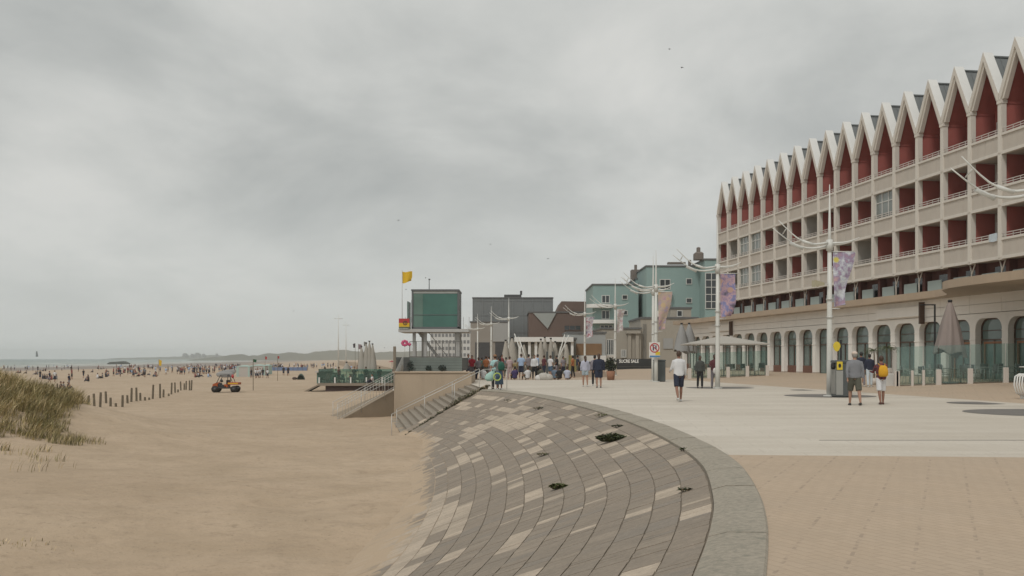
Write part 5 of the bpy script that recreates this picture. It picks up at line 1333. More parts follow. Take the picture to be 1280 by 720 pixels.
for k, (z_, col, lb, dx) in enumerate([(1.74, 'grey_canvas', 'lower pale rescue board lying on the roof of the orange buggy', 0), (1.93, 'grey_canvas', 'upper rescue board stacked on top of the other one on the buggy roof', .1)]):
    mb = MB(); rr_ = []
    mb.tube([(-1.0, 0, .05), (-.85, 0, .0), (-.2, 0, -.0), (.5, 0, 0), (.8, 0, .03)], [.03, .2, .3, .28, .1], 12, .25)
    mb.v = [(x, y, z) for x, y, z in mb.v]
    o = mb.build('rescue_board', MC.get(col) or mat('white_plastic', (.62, .60, .56), .5)); o.location = (X + dx, Y + (-.2 + .4 * k), Z + z_ + .06); tag(o, lb, 'rescue board')
    o.rotation_euler = (0, -.12 * k, 0)
o = MB().ball((0, 0, 0), .14, .14, .2, 10, 6).build('rescue_buoy', mat('sign_red', (.42, .035, .04), .5, .04)); o.location = (X + .72, Y - .3, Z + 1.62); tag(o, 'red rescue buoy hung at the back of the buggy roof', 'buoy')

# ================================================================== beach huts, tents, flags, deck
mint = mat('mint_canvas', (.36, .47, .43), .8, .08, .6); pink = mat('pale_canvas', (.44, .41, .38), .8, .08, .6)
for k, (a, b_, yb, yt, roofc) in enumerate([(295.5, 312, 471, 456.5, 0), (313, 331, 469.5, 455.5, 1), (330, 336, 468, 455.5, 0)]):
    X0, Y, Z = sand_at(a, yb); X1 = gx(b_, Y); Ht = (yb - yt) / F * Y
    o = empty('beach_tent', ((X0 + X1) / 2, Y, Z), 0, ['left pale mint and cream square beach tent', 'middle pale mint and cream square beach tent', 'narrow right hand mint beach tent'][k] + ' beyond the buggy', 'beach tent', 'mint green beach tents'); hw = (X1 - X0) / 2
    MB().box(-hw, hw, 0, 3, 0, Ht * .88).build('side_cloth', mint if k == 2 else pink, o)
    MB().add([(-hw - .1, -.1, Ht * .88), (hw + .1, -.1, Ht * .88), (hw + .1, 3.1, Ht * .88), (-hw - .1, 3.1, Ht * .88), (-.3, 1.5, Ht), (.3, 1.5, Ht)], [(0, 1, 5, 4), (1, 2, 5), (2, 3, 4, 5), (3, 0, 4)])
    mb = MB(); mb.add([(-hw - .1, -.1, Ht * .88), (hw + .1, -.1, Ht * .88), (hw + .1, 3.1, Ht * .88), (-hw - .1, 3.1, Ht * .88), (-.3, 1.5, Ht), (.3, 1.5, Ht)], [(0, 1, 5, 4), (1, 2, 5), (2, 3, 4, 5), (3, 0, 4), (3, 2, 1, 0)]); mb.build('roof_cloth', mint, o)
    MB().box(-hw - .02, -hw + .45, -.05, -.002, 0, Ht * .88).build('mint_stripe', mint, o); MB().box(hw - .3, hw + .02, -.05, -.002, 0, Ht * .88).build('mint_stripe', mint, o)
X, Y, Z = sand_at(375.5, 474.5)
o = empty('pop_up_shelter', (X, Y, Z), 0, 'small dark green pop up beach shelter on the open sand with a bag beside it', 'shelter')
mb = MB(); vs = []; n = 12
for j in range(7):
    a = PI * j / 6
    for i in range(n): b_ = PI * i / (n - 1); vs.append((.55 * math.cos(b_) + .1, -.5 + 1.0 * j / 6, 1.0 * math.sin(b_) * (.75 + .25 * math.sin(a))))
mb.add(vs, [(j * n + i, (j + 1) * n + i, (j + 1) * n + i + 1, j * n + i + 1) for j in range(6) for i in range(n - 1)], True); mb.build('shell', mat('shelter_green', (.05, .075, .06), .8), o)
MB().prism_xz([(.55 * math.cos(PI * i / 11) + .1, .98 * .75 * math.sin(PI * i / 11)) for i in range(12)][::-1], .2, .25).build('back_panel', mat('shelter_green', (.05, .075, .06), .8), o)
o = MB().ball((0, 0, .2), .42, .28, .24, 10, 6).build('beach_bag', mat('bag_brown', (.07, .045, .035), .8)); o.location = (X - .95, Y, Z); tag(o, 'brown bag lying left of the dark beach shelter', 'bag')
# blue windbreak
X0, Y, Z = sand_at(337, 463.5); X1 = gx(384, Y)
o = empty('blue_windbreak', (X0, Y, Z), 0, 'long low blue canvas windbreak in front of the beach crowd right of the mint tents', 'windbreak')
MB().box(0, X1 - X0, 0, .05, .05, 1.0).build('canvas', mat('windbreak_blue', (.14, .20, .34), .8, .25, .6), o)
for k in range(9): a = (X1 - X0) * k / 8; MB().box(a - .04, a + .04, -.06, -.002, 0, 1.15).build('stake', wood, o)
def beach_flag(px, yb, yt, col, cw, chh, label, half=False):
    X, Y, Z = sand_at(px, yb); H_ = (yb - yt) / F * Y; o = empty('beach_flag', (X, Y, Z), 0, label, 'flag', 'flags and markers on the beach')
    MB().tube([(0, 0, -.3), (0, 0, H_)], .035, 5).build('flagpole', wood, o); w_ = cw / F * Y; h_ = chh / F * Y
    mb = MB(); mb.add([(.03, 0, H_), (w_, .1, H_ - h_ * .15), (w_ * .8, .15, H_ - h_), (.03, .03, H_ - h_ * .9), (.03, .03, H_), (w_, .13, H_ - h_ * .15), (w_ * .8, .18, H_ - h_), (.03, .06, H_ - h_ * .9)], [(0, 3, 2, 1), (4, 5, 6, 7), (0, 1, 5, 4), (2, 3, 7, 6), (1, 2, 6, 5)]); mb.build('flag_cloth', col, o)
beach_flag(198.5, 469, 449.5, yel, 3.5, 8, 'tall yellow feather flag on the beach left of the crowd')
beach_flag(316.5, 488, 449, mat('flag_green', (.03, .12, .07), .8), 4, 4, 'small green flag on a thin pole above the mint tents')
beach_flag(347, 476, 445, mat('sign_red', (.42, .035, .04), .5, .04), 2, 3.5, 'thin pole with a dark red pennant beyond the windbreak')
beach_flag(331.5, 464, 445.5, mat('sign_red', (.42, .035, .04), .5, .04), 2.2, 4, 'dark red pennant behind the middle mint tent')
beach_flag(444, 470, 429, mat('flag_dark', (.05, .04, .05), .8), -3, 6, 'dark hanging flag on a mast above the beach restaurant')
beach_flag(448, 470, 430, mat('flag_mauve', (.26, .20, .22), .8), 4.5, 7, 'pale red and white flag on a mast above the beach restaurant')
beach_flag(455, 470, 427, mat('flag_grey', (.24, .25, .24), .8), 3.5, 6, 'grey flag on the rightmost mast of the beach restaurant')
# beach restaurant deck
X0, Y, Z = sand_at(392, 489.5); Xr = gx(500, Y); gdeck = Z + (489.5 - 479) / F * Y
bd = empty('beach_bar_deck', (X0, Y, Z), 0, 'raised wooden beach bar deck with a glass balustrade and white posts on the sand', 'deck')
L = Xr - X0; dk_ = mat('deck_boards', (.25, .21, .165), .85, .15, 1)
MB().box(.4, L, 0, 11, gdeck - Z - .28, gdeck - Z).build('deck_floor', dk_, bd); MB().box(1.2, L, .3, 10.8, -.3, gdeck - Z - .29).build('dark_skirting', mat('skirting_dark', (.075, .05, .045), .9), bd)
mb = MB(); mb.add([(-1.2, .1, -.05), (.6, .1, gdeck - Z - .05), (.6, 2.4, gdeck - Z - .05), (-1.2, 2.4, -.05), (-1.2, .1, -.25), (.6, .1, gdeck - Z - .2), (.6, 2.4, gdeck - Z - .2), (-1.2, 2.4, -.25)], [(0, 1, 2, 3), (0, 4, 5, 1), (4, 7, 6, 5), (3, 2, 6, 7), (0, 3, 7, 4)]); mb.build('access_ramp', dk_, bd)
for k in range(6): a = .5 + (L - .8) * k / 5; MB().box(a, a + .14, .05, .2, gdeck - Z, gdeck - Z + .62).build('post', white, bd)
MB().box(.5, L, .1, .13, gdeck - Z + .05, gdeck - Z + 1.5).build('glass_panel', clear_glass('deck_glass', (.70, .86, .80), .14), bd)
MB().box(.5, .53, .1, 9, gdeck - Z + .05, gdeck - Z + 1.5).build('glass_panel', clear_glass('deck_glass', (.70, .86, .80), .14), bd)
greenc = mat('deck_green', (.05, .12, .10), .8, .35, 1.2)
for k in range(16):
    a = .9 + (L - 1.6) * k / 15 + R.uniform(-.2, .2); col = greenc if k % 5 else mat('deck_brown', (.12, .085, .07), .8)
    mb = MB(); mb.bev(-.45, .45, -.35, .35, .30, .55, .05).bev(-.45, .45, .25, .4, .5, R.uniform(.8, 1.0), .04).box(-.4, -.34, -.3, -.24, 0, .3).box(.34, .4, -.3, -.24, 0, .3).box(-.4, -.34, .24, .3, 0, .3).box(.34, .4, .24, .3, 0, .3)
    o = mb.build('deck_armchair', col); o.location = (X0 + a, Y + R.uniform(.7, 3.2), gdeck); o.rotation_euler = (0, 0, R.uniform(-2, 2)); tag(o, ('low dark green' if k % 5 else 'low brown') + ' armchair behind the glass of the beach bar deck', 'armchair', 'armchairs on the beach bar deck')
for k, (px, zt) in enumerate([(449, 3.9), (455, 4.3), (459, 4.5), (463, 4.2), (430, 2.2)]):
    closed_parasol(gx(px, 108), Y + 4, gdeck + zt, gdeck + 1.2, .45, cream_c, 'closed cream parasol on the beach bar deck' if k < 4 else 'low closed cream parasol at the middle of the beach bar deck', 'closed parasols on the beach bar deck', z0=gdeck)
for k, (px, Y_, w_, h_) in enumerate([(408, 135, 24, 10), (476, 128, 36, 12)]):
    X_ = gx(px, Y_); zb = sand_z(X_, Y_); ww = w_ / F * Y_ 
    o = empty('beach_cabin', (X_, Y_, zb), 0, ['green canvas sided beach cabin behind the left end of the bar deck', 'long grey green beach cabin behind the right end of the bar deck'][k], 'beach cabin', None)
    MB().box(-ww / 2, ww / 2, 0, 3, 0, 1.5 + .3 * k).build('wall', [mat('cabin_green', (.10, .17, .145), .8, .3, .8), mat('cabin_grey', (.13, .16, .14), .8, .3, .8)][k], o)
    MB().box(-ww / 2 - .2, ww / 2 + .2, -.3, 3.3, 1.5 + .3 * k, 1.68 + .3 * k).build('roof', pink, o)
for k, (px, w_) in enumerate([(490, 10), (432, 4), (502, 7)]):
    X_ = gx(px, 118); o = empty('red_parasol', (X_, 118, sand_z(X_, 118)), 0, ['widest red parasol behind the railing post', 'small crimson parasol over the beach bar', 'red parasol beside the tower terrace'][k], 'parasol', 'open red parasols at the beach bar')
    hh = CAM + (HZ - (450.5, 468, 452)[k]) / F * 118 - sand_z(X_, 118); r = w_ / 2 / F * 118
    mb = MB(); n = 12; mb.add([(0, 0, hh)] + [(r * math.cos(2 * PI * q / n), r * math.sin(2 * PI * q / n), hh - r * .42) for q in range(n)], [(0, 1 + q, 1 + (q + 1) % n) for q in range(n)]); mb.build('canopy', mat('parasol_red', (.30, .07, .075), .8, .2, 2), o); MB().tube([(0, 0, 0), (0, 0, hh - .02)], .03, 6).build('pole', galv, o)
for k, (px, Y_, yt, yb) in enumerate([(423, 210, 393, 458), (432.5, 260, 402, 456)]):
    X_ = gx(px, Y_); zb = sand_z(X_, Y_); H_ = CAM + (HZ - yt) / F * Y_ - zb
    o = empty('beach_mast', (X_, Y_, zb), 0, ['taller thin mast with a cross bar above the beach bar', 'shorter thin mast with a cross bar right of the taller one'][k], 'mast', 'thin masts above the beach')
    MB().tube([(0, 0, 0), (0, 0, H_ * .55), (0, 0, H_)], [.16, .11, .04], 7).build('pole', lw, o); MB().tube([(-.9, 0, H_ * .93), (.9, 0, H_ * .93)], .05, 6).build('crossbar', lw, o)
# dark hulk in the shallows
X0, Y = gx(133.5, 800), 800; o = MB(); P = [(0, .2), (.12, .75), (.3, .82), (.6, .95), (.78, 1.0), (.9, .7), (1, .35), (1, 0), (0, 0)]
L = gx(160, 800) - X0; o.prism_xz([(a * L, -3.6 + b_ * 2.5) for a, b_ in P][::-1], 0, 5); o = o.build('breakwater_hulk', mat('hulk_dark', (.05, .06, .05), .9)); o.location = (X0, Y, 0)
tag(o, 'long dark low hulk lying in the shallow sea off the beach', 'breakwater')
sail = MB(); sail.add([(0, 0, 0), (4, 0, .5), (2.4, 0, 9), (.6, 0, 8), (0, .12, 0), (4, .12, .5), (2.4, .12, 9), (.6, .12, 8)], [(0, 1, 2, 3), (7, 6, 5, 4), (0, 4, 5, 1), (1, 5, 6, 2), (2, 6, 7, 3), (3, 7, 4, 0)])
o = sail.build('kite', mat('sail_dark', (.08, .09, .10), .7)); o.location = (gx(44.5, 1500), 1500, 3.2); tag(o, 'small dark kite sail low above the sea at far left', 'kite')
# ================================================================== birds
bird_m = mat('bird_dark', (.05, .05, .05), .8)
for k, (px, py, Y, w_, a) in enumerate([(836.8, 61.5, 90, 4.2, 0), (852.5, 84.5, 90, 5, .4), (613, 305.5, 110, 4, .2), (498, 275.5, 110, 5, -.3), (685, 323.5, 120, 3.5, .5), (367, 389, 120, 3.5, .1), (507.5, 362, 100, 2.5, 0), (480.5, 435, 130, 3, .2), (532, 347.5, 100, 2.6, .3)]):
    s = w_ / F * Y; o = empty('gull', (gx(px, Y), Y, CAM + (HZ - py) / F * Y), a, 'small dark gull gliding ' + ['highest in the sky left of the gables', 'just below the highest gull', 'in the middle of the sky over the grey building', 'above the lookout tower, high up', 'left of the turquoise blocks', 'low over the beach at the left', 'beside the yellow flag', 'low above the dunes', 'over the tower antenna'][k], 'gull', 'gulls in the sky')
    MB().tube([(0, -.14, 0), (0, 0, .02), (0, .18, 0)], [.02, .05, .01], 6).build('body', bird_m, o)
    for sd in (-1, 1):
        mb = MB(); mb.add([(0, .05, .02), (0, -.06, .02), (sd * s * .28, -.03, .13 * s), (sd * s * .28, .06, .13 * s), (sd * s * .52, 0, .06 * s), (sd * s * .5, .05, .06 * s)], [(0, 1, 2, 3), (3, 2, 4, 5)]); mb.build('wing', bird_m, o)
# ================================================================== people
SKIN = mat('skin', (.34, .19, .13), .6, .08, 5); SKIN2 = mat('skin_tan', (.24, .12, .08), .6, .08, 5); SKIN3 = mat('skin_dark', (.09, .05, .035), .6, .08, 5)
def V(*a): return Vector(a)
def limb(root, L, ang, out=0.0):      # ang: swing forward (+y), out: sideways
    return root + V(math.sin(out) * L, math.sin(ang) * L, -math.cos(ang) * math.cos(out) * L)
def hand(mb, w, d, side, s):
    d = d.normalized(); sd = V(1, 0, 0) * side; fw = V(0, 1, 0)
    mb.tube([w, w + d * .05 * s, w + d * .085 * s], [.024 * s, .034 * s, .03 * s], 8, .6)
    for k, (o_, L) in enumerate(((-.024, .066), (-.008, .078), (.008, .074), (.024, .058))):
        b0 = w + d * .08 * s + fw * o_ * s; m_ = b0 + d * L * .55 * s - sd * .006 * s; e = m_ + d * L * .4 * s - sd * .018 * s
        mb.tube([b0, m_, e], [.0095 * s, .009 * s, .007 * s], 5)
    t0 = w + d * .03 * s + fw * .026 * s; mb.tube([t0, t0 + d * .03 * s + fw * .024 * s, t0 + d * .055 * s + fw * .026 * s - sd * .01 * s], [.012 * s, .011 * s, .008 * s], 5)
def person(loc, rz, H=1.75, legL=(.0, .0), legR=(.0, .0), armL=(.05, .1), armR=(.05, .1), skin=SKIN, top=None, top_long=False, bottom=None, bot_len=.0, hair=None, hair_long=0, hat=None,
           shoes=None, build=1.0, label='', group=None, lean=0.0, sit=False, bag=None, skirt=False, detail=True, hood=None, face=False, zadj=0, kneel=False, name='person'):
    s = H / 1.75
    o = empty(name, loc, rz, label, 'person', group)
    hipz = .90 * s
    if sit: hipz = .12 * s
    pel = V(0, 0, hipz); b = build
    hj = {}; 
    for sd, (sw, kn) in ((-1, legL), (1, legR)):
        h_ = pel + V(sd * .09 * s, 0, 0)
        if sit:
            kz = V(sd * .16 * s, .36 * s, .42 * s) if kn > .5 else V(sd * .2 * s, .42 * s, .12 * s)
            an = V(sd * .12 * s, .55 * s, .06 * s) if kn > .5 else V(sd * .02, .30 * s, .07 * s)
            k_ = kz; a_ = an
        else:
            k_ = limb(h_, .43 * s, sw, sd * .03); a_ = limb(k_, .41 * s, sw - kn, 0)
        hj[sd] = (h_, k_, a_)
    # drop so that the lower foot touches the ground
    low = min(hj[-1][2].z, hj[1][2].z) - .075 * s if not sit else 0
    up_ = V(0, 0, -low)
    pel += up_
    for sd in hj: hj[sd] = tuple(p + up_ for p in hj[sd])
    ly = math.sin(lean)
    def tp(z, y=0): zz_ = (z - .90) * s; return pel + V(0, zz_ * ly + y * s, zz_ * math.cos(lean))
    neck = tp(1.47); head = tp(1.615, .012)
    sh = {sd: tp(1.39) + V(sd * .175 * s * b, 0, 0) for sd in (-1, 1)}
    mb = MB()
    # torso
    rings = [(.84, .12, .09), (.92, .165, .115), (1.02, .15, .11), (1.12, .14, .10), (1.25, .165, .115), (1.36, .175, .11), (1.43, .14, .085), (1.47, .07, .06)]
    def torso(mb, rings, k=1.0):
        rr = []
        for z, rx, ry in rings: p = tp(z); rr.append((p.x, p.y, p.z, rx * s * b * k, ry * s * b * k))
        mb.loft(rr, 16)
    torso(mb, rings)
    mb.tube([tp(1.44), tp(1.53, .005)], [.06 * s, .053 * s], 10)
    p = head; mb.ball((p.x, p.y, p.z + .01 * s), .076 * s, .094 * s, .115 * s, 14, 10)
    p = head + V(0, .04 * s, -.055 * s); mb.ball(tuple(p), .055 * s, .055 * s, .05 * s, 10, 6)
    if detail:
        mb.tube([head + V(0, .088 * s, .02 * s), head + V(0, .108 * s, -.018 * s)], [.010 * s, .015 * s], 6)
        for sd in (-1, 1): mb.ball(tuple(head + V(sd * .078 * s, 0, 0)), .012 * s, .02 * s, .03 * s, 6, 4)
    arms = {}
    for sd, (sw, eb) in ((-1, armL), (1, armR)):
        e_ = limb(sh[sd], .29 * s, sw, sd * .23); w_ = limb(e_, .25 * s, sw + eb, -sd * .02); arms[sd] = (sh[sd], e_, w_)
        mb.tube([sh[sd] - V(sd * .03 * s, 0, 0), sh[sd], e_.lerp(sh[sd], .5), e_, e_.lerp(w_, .4), w_], [.05 * s, .052 * s * b, .045 * s * b, .037 * s, .037 * s, .024 * s], 10)
        if detail: hand(mb, w_, w_ - e_, sd, s)
        else: mb.ball(tuple(w_ + (w_ - e_).normalized() * .07 * s), .028 * s, .035 * s, .06 * s, 8, 5)
        h_, k_, a_ = hj[sd]
        mb.tube([h_ + V(0, 0, .03 * s), h_.lerp(k_, .35), k_, k_.lerp(a_, .33), a_], [.088 * s * b, .078 * s * b, .052 * s, .054 * s, .034 * s], 12)
        fd = V(0, 1, 0) if not sit else V(0, .9, -.3)
        mb.tube([a_ + V(0, -.05 * s, -.04 * s), a_ + V(0, .02 * s, -.035 * s), a_ + fd * .15 * s + V(0, 0, -.055 * s)], [.03 * s, .042 * s, .028 * s], 8)
    mb.build('body', skin, o, voxel=.016 if detail else .03)
    vx = .02 if detail else .035
    if top:
        mb = MB(); torso(mb, [(.88, .168, .125), (.96, .175, .13), (1.08, .168, .125), (1.25, .185, .132), (1.37, .19, .125), (1.44, .15, .095), (1.475, .075, .065)], 1.04)
        for sd in (-1, 1):
            a0, a1, a2 = arms[sd]
            if top_long: mb.tube([a0 - V(sd * .04 * s, 0, 0), a0, a0.lerp(a1, .5), a1, a1.lerp(a2, .9)], [.055 * s, .060 * s * b, .054 * s * b, .048 * s, .040 * s], 10)
            else: mb.tube([a0 - V(sd * .04 * s, 0, 0), a0, a0.lerp(a1, .75)], [.06 * s, .068 * s * b, .068 * s * b], 10)
        mb.build('shirt', top, o, voxel=vx)
    if bottom:
        mb = MB()
        if skirt:
            mb.loft([(*tp(1.0).xy, tp(1.0).z, .15 * s * b, .12 * s * b), (*pel.xy, pel.z, .18 * s * b, .15 * s * b), (pel.x, pel.y, pel.z - bot_len * .8 * s, .23 * s * b, .2 * s * b)], 16)
            mb.build('skirt', bottom, o)
        else:
            torso(mb, [(.86, .14, .11), (.92, .172, .125), (1.0, .165, .122)], 1.03)
            for sd in (-1, 1):
                h_, k_, a_ = hj[sd]
                if bot_len <= 1: e_ = h_.lerp(k_, max(.5, bot_len)); mb.tube([h_ + V(0, 0, .04 * s), h_.lerp(k_, .35), e_], [.098 * s * b, .096 * s * b, .088 * s * b], 12)
                else: mb.tube([h_ + V(0, 0, .04 * s), h_.lerp(k_, .4), k_, k_.lerp(a_, .5), k_.lerp(a_, .95)], [.098 * s * b, .09 * s * b, .07 * s * b, .065 * s * b, .058 * s], 12)
            mb.build('trousers' if bot_len > 1 else 'shorts', bottom, o, voxel=vx)
    if shoes:
        for sd in (-1, 1):
            a_ = hj[sd][2]; MB().tube([a_ + V(0, -.085 * s, -.045 * s), a_ + V(0, -.02, -.035 * s), a_ + V(0, .07 * s, -.045 * s), a_ + V(0, .17 * s, -.058 * s)], [.022 * s, .046 * s, .044 * s, .022 * s], 10, .85).build('shoe', shoes, o)
    if hair:
        mb = MB(); p = head + V(0, -.014 * s, .022 * s); mb.ball(tuple(p), .084 * s, .095 * s, .112 * s, 14, 9)
        if hair_long: mb.tube([head + V(0, -.05 * s, .02 * s), head + V(0, -.10 * s, -.10 * s), head + V(0, -.10 * s, -.16 * s - hair_long * s)], [.065 * s, .07 * s, .02 * s], 10)
        mb.build('hair', hair, o)
    if hood:
        mb = MB(); mb.ball(tuple(head + V(0, -.02 * s, .0)), .105 * s, .11 * s, .14 * s, 14, 9); mb.build('hood', hood, o)
    if hat:
        mb = MB(); p = head; mb.loft([(p.x, p.y, p.z + .035 * s, .094 * s, .108 * s), (p.x, p.y, p.z + .10 * s, .085 * s, .095 * s), (p.x, p.y, p.z + .135 * s, .04 * s, .05 * s)], 16)
        mb.add([(p.x - .07 * s, p.y + .08 * s, p.z + .04 * s), (p.x + .07 * s, p.y + .08 * s, p.z + .04 * s), (p.x + .05 * s, p.y + .17 * s, p.z + .03 * s), (p.x - .05 * s, p.y + .17 * s, p.z + .03 * s)], [(0, 1, 2, 3)])
        mb.build('cap', hat, o)
    if face:
        for sd in (-1, 1): MB().ball(tuple(head + V(sd * .03 * s, .086 * s, .015 * s)), .010 * s, .006 * s, .007 * s, 6, 4).build('eye', mat('eye_dark', (.02, .015, .01), .3), o)
        MB().ball(tuple(head + V(0, .094 * s, -.055 * s)), .022 * s, .006 * s, .006 * s, 6, 4).build('mouth', mat('lips', (.25, .08, .07), .6), o)
    return o, dict(sh=sh, tp=tp, head=head, s=s, arms=arms, hj=hj, pel=pel)
def gp_(px, Y): X = gx(px, Y); return (X, Y, prom_z(X, Y))
white_c = cloth('white', (.62, .62, .63)); navy = cloth('navy', (.022, .028, .05)); greyc = cloth('grey', (.20, .205, .22)); olive = cloth('olive', (.085, .085, .065)); black_c = cloth('black', (.018, .018, .02)); maroon = cloth('maroon', (.10, .028, .035))
lav = cloth('lavender', (.42, .43, .52)); denim = cloth('denim', (.07, .12, .19)); lblue = cloth('lightblue', (.34, .45, .62)); tealc = cloth('teal', (.02, .10, .07)); greyp = cloth('greypurple', (.22, .20, .22)); yelc = cloth('orange_yellow', (.62, .33, .02)); redc = cloth('red', (.40, .03, .05)); mintc = cloth('mint', (.38, .58, .52))
plaid_m, t, b = nt('cloth_plaid'); v = coords(t); ch = N(t, 'ShaderNodeTexChecker', Scale=16.0); t.links.new(v, ch.inputs[0]); ch.inputs[1].default_value = (.20, .045, .04, 1); ch.inputs[2].default_value = (.05, .035, .05, 1); t.links.new(ch.outputs[0], b.inputs['Base Color']); b.inputs['Roughness'].default_value = .9
floral, t, b = nt('cloth_floral'); v = coords(t); t.links.new(ramp(t, noise_(t, v, 14, 3), [(.4, (.10, .11, .11)), (.6, (.22, .21, .20))]), b.inputs['Base Color'])
HB = mat('hair_black', (.012, .010, .010), .6); HBr = mat('hair_brown', (.055, .028, .016), .6); HG = mat('hair_grey', (.25, .24, .22), .6)
wsh = mat('shoe_white', (.50, .50, .48), .6); dsh = mat('shoe_dark', (.03, .028, .025), .6); brs = mat('sandal_brown', (.09, .035, .025), .6)
def backpack(o, d, mt, w=.17, h=.23, straps=True):
    s = d['s']; c_ = d['tp'](1.20) + V(0, -.21 * s, 0)
    mb = MB(); mb.loft([(c_.x, c_.y + .01, c_.z - h * s * .9, w * .75 * s, .06 * s), (c_.x, c_.y, c_.z - h * s * .6, w * s, .095 * s), (c_.x, c_.y, c_.z, w * s, .10 * s), (c_.x, c_.y + .01, c_.z + h * .6 * s, w * .82 * s, .08 * s), (c_.x, c_.y + .03, c_.z + h * .85 * s, w * .45 * s, .045 * s)], 16)
    p_ = mb.build('backpack', mt); p_.location = o.location; p_.rotation_euler = o.rotation_euler
    if straps:
        mb = MB()
        for sd in (-1, 1): mb.tube([c_ + V(sd * .07 * s, .05 * s, h * .7 * s), d['sh'][sd] + V(-sd * .06 * s, -.03 * s, .06 * s), d['sh'][sd] + V(-sd * .05 * s, .12 * s, -.05 * s), d['tp'](1.15) + V(sd * .14 * s, .13 * s, 0), d['tp'](1.05) + V(sd * .17 * s, -.02 * s, 0)], .016 * s, 6, 1)
        mb.build('straps', mt, p_)
        # child inherits the location of the pack
    return p_
# 1 white shirt
person(gp_(848.5, 34.3), .05, 1.76, legL=(-.32, .25), legR=(.26, .12), armL=(.25, 1.0), armR=(.10, .35), top=white_c, top_long=True, bottom=navy, bot_len=.92, hair=HBr, shoes=wsh, label='man in a loose white long sleeved shirt and dark shorts walking away', skin=SKIN2)
# 2 grey jumper with cap
person(gp_(1068.3, 31.6), -.03, 1.72, legL=(.30, .25), legR=(-.26, .15), armL=(-.25, .12), armR=(-.08, .15), top=greyc, top_long=True, bottom=olive, bot_len=1.0, hair=HG, hat=cloth('cap_beige', (.60, .50, .43)), shoes=dsh, build=1.12, label='man in a grey jumper, olive shorts and a pale cap walking past the litter bin', skin=SKIN)
# 3 yellow backpack
o, d = person(gp_(1101.5, 32.2), .0, 1.58, legL=(-.20, .15), legR=(.20, .15), armL=(.55, 1.1), armR=(.55, 1.1), top=plaid_m, top_long=True, bottom=white_c, bot_len=.98, hair=HBr, shoes=brs, label='walker in a checked red shirt and white shorts carrying a yellow backpack', skin=SKIN2)
p_ = backpack(o, d, yelc); tag(p_, 'bright yellow backpack on the back of the walker in the checked shirt', 'backpack')
# 4,5 couple behind
person(gp_(1076.5, 49.5), .1, 1.72, legL=(.12, .1), legR=(-.12, .1), top=navy, top_long=True, bottom=greyp, bot_len=1.3, hair=HB, shoes=wsh, label='person in dark jacket and pale trousers walking away behind the man with the cap', skin=SKIN2)
person(gp_(1087, 48.6), -.1, 1.62, legL=(-.12, .1), legR=(.12, .1), top=navy, top_long=True, bottom=cloth('paleblue', (.50, .56, .60)), bot_len=1.3, hair=HB, shoes=wsh, label='person in a navy top and pale trousers between the cap wearer and the yellow backpack', skin=SKIN2)
# 6,7 women facing camera
person(gp_(875, 49.5), PI, 1.62, legL=(.10, .1), legR=(-.08, .1), top=cloth('floral_dark', (.06, .065, .06)), top_long=True, bottom=black_c, bot_len=1.5, hair=HB, hair_long=.12, hood=None, shoes=dsh, label='person in a dark patterned tunic and black trousers walking towards the viewer', skin=SKIN3, face=True)
person(gp_(893, 49.8), PI, 1.68, legL=(.15, .2), legR=(-.10, .1), armR=(.3, 1.2), top=maroon, top_long=True, bottom=greyp, bot_len=1.5, hair=HB, shoes=dsh, label='person in a maroon jacket and grey trousers walking towards the viewer beside a lamp post', skin=SKIN3, face=True)
o = MB().ball((0, 0, 0), .12, .06, .16, 8, 6).build('white_bag', cloth('bag_white', (.62, .60, .58))); X, Y, Z = gp_(894, 49.45); o.location = (X, Y, Z + .86); tag(o, 'small white bag held by the person in the maroon jacket', 'bag')
# 8,9 walking couple
person(gp_(731.5, 52.3), .1, 1.62, legL=(.10, .1), legR=(-.10, .15), armL=(0, .3), top=lav, top_long=True, bottom=cloth('shorts_paleblue', (.33, .40, .44)), bot_len=.62, hair=HBr, hair_long=.18, shoes=wsh, label='woman with a long dark ponytail, pale lilac top and light shorts, walking away')
person(gp_(748.5, 50.4), .0, 1.72, legL=(-.12, .1), legR=(.15, .3), top=navy, top_long=True, bottom=navy, bot_len=.9, hair=HBr, hair_long=.03, shoes=dsh, build=1.22, label='person in a large navy jacket and dark shorts walking away beside the ponytailed woman')
person(gp_(743.5, 54.0), .0, 1.66, legL=(.1, .1), legR=(-.1, .1), top=greyp, top_long=True, bottom=black_c, bot_len=1.4, hair=HB, shoes=wsh, label='person in black trousers half hidden behind the large navy jacket')
# 10 woman at stairs head
o, d = person((gx(624, 47.2), 47.2, 0), .55, 1.62, legL=(.08, .1), legR=(-.05, .05), armL=(.5, 1.0), armR=(.1, .4), top=floral, bottom=denim, bot_len=.80, skirt=True, hair=HB, hair_long=.04, shoes=wsh, label='dark haired woman in grey top and long denim skirt at the stair head', skin=SKIN2)
p_ = backpack(o, d, tealc, .19, .24); tag(p_, 'dark green backpack on the woman in the denim skirt', 'backpack')
person((gx(619, 48.4), 48.4, 0), .5, 1.66, legL=(.08, .1), legR=(-.1, .05), top=cloth('aqua', (.36, .55, .55)), bottom=black_c, bot_len=1.4, hair=HBr, hat=cloth('hat_brown', (.28, .15, .08)), shoes=dsh, label='person in a pale aqua top and brown hat beside the woman in the denim skirt')
o = empty('swim_ring', (gx(621.5, 46.9), 46.9, .62), .2, 'yellow and mint green swim ring carried by the people at the stair head', 'swim ring')
mb = MB(); n = 20
for seg, mi in ((0, 0), (1, 0)):
    pts = [(.17 * math.cos(2 * PI * k / n), 0, .17 * math.sin(2 * PI * k / n)) for k in range(n + 1)]
mb.tube(pts, .03, 8, cap=False); mb.build('ring', mat('ring_lime', (.42, .52, .12), .5), o)
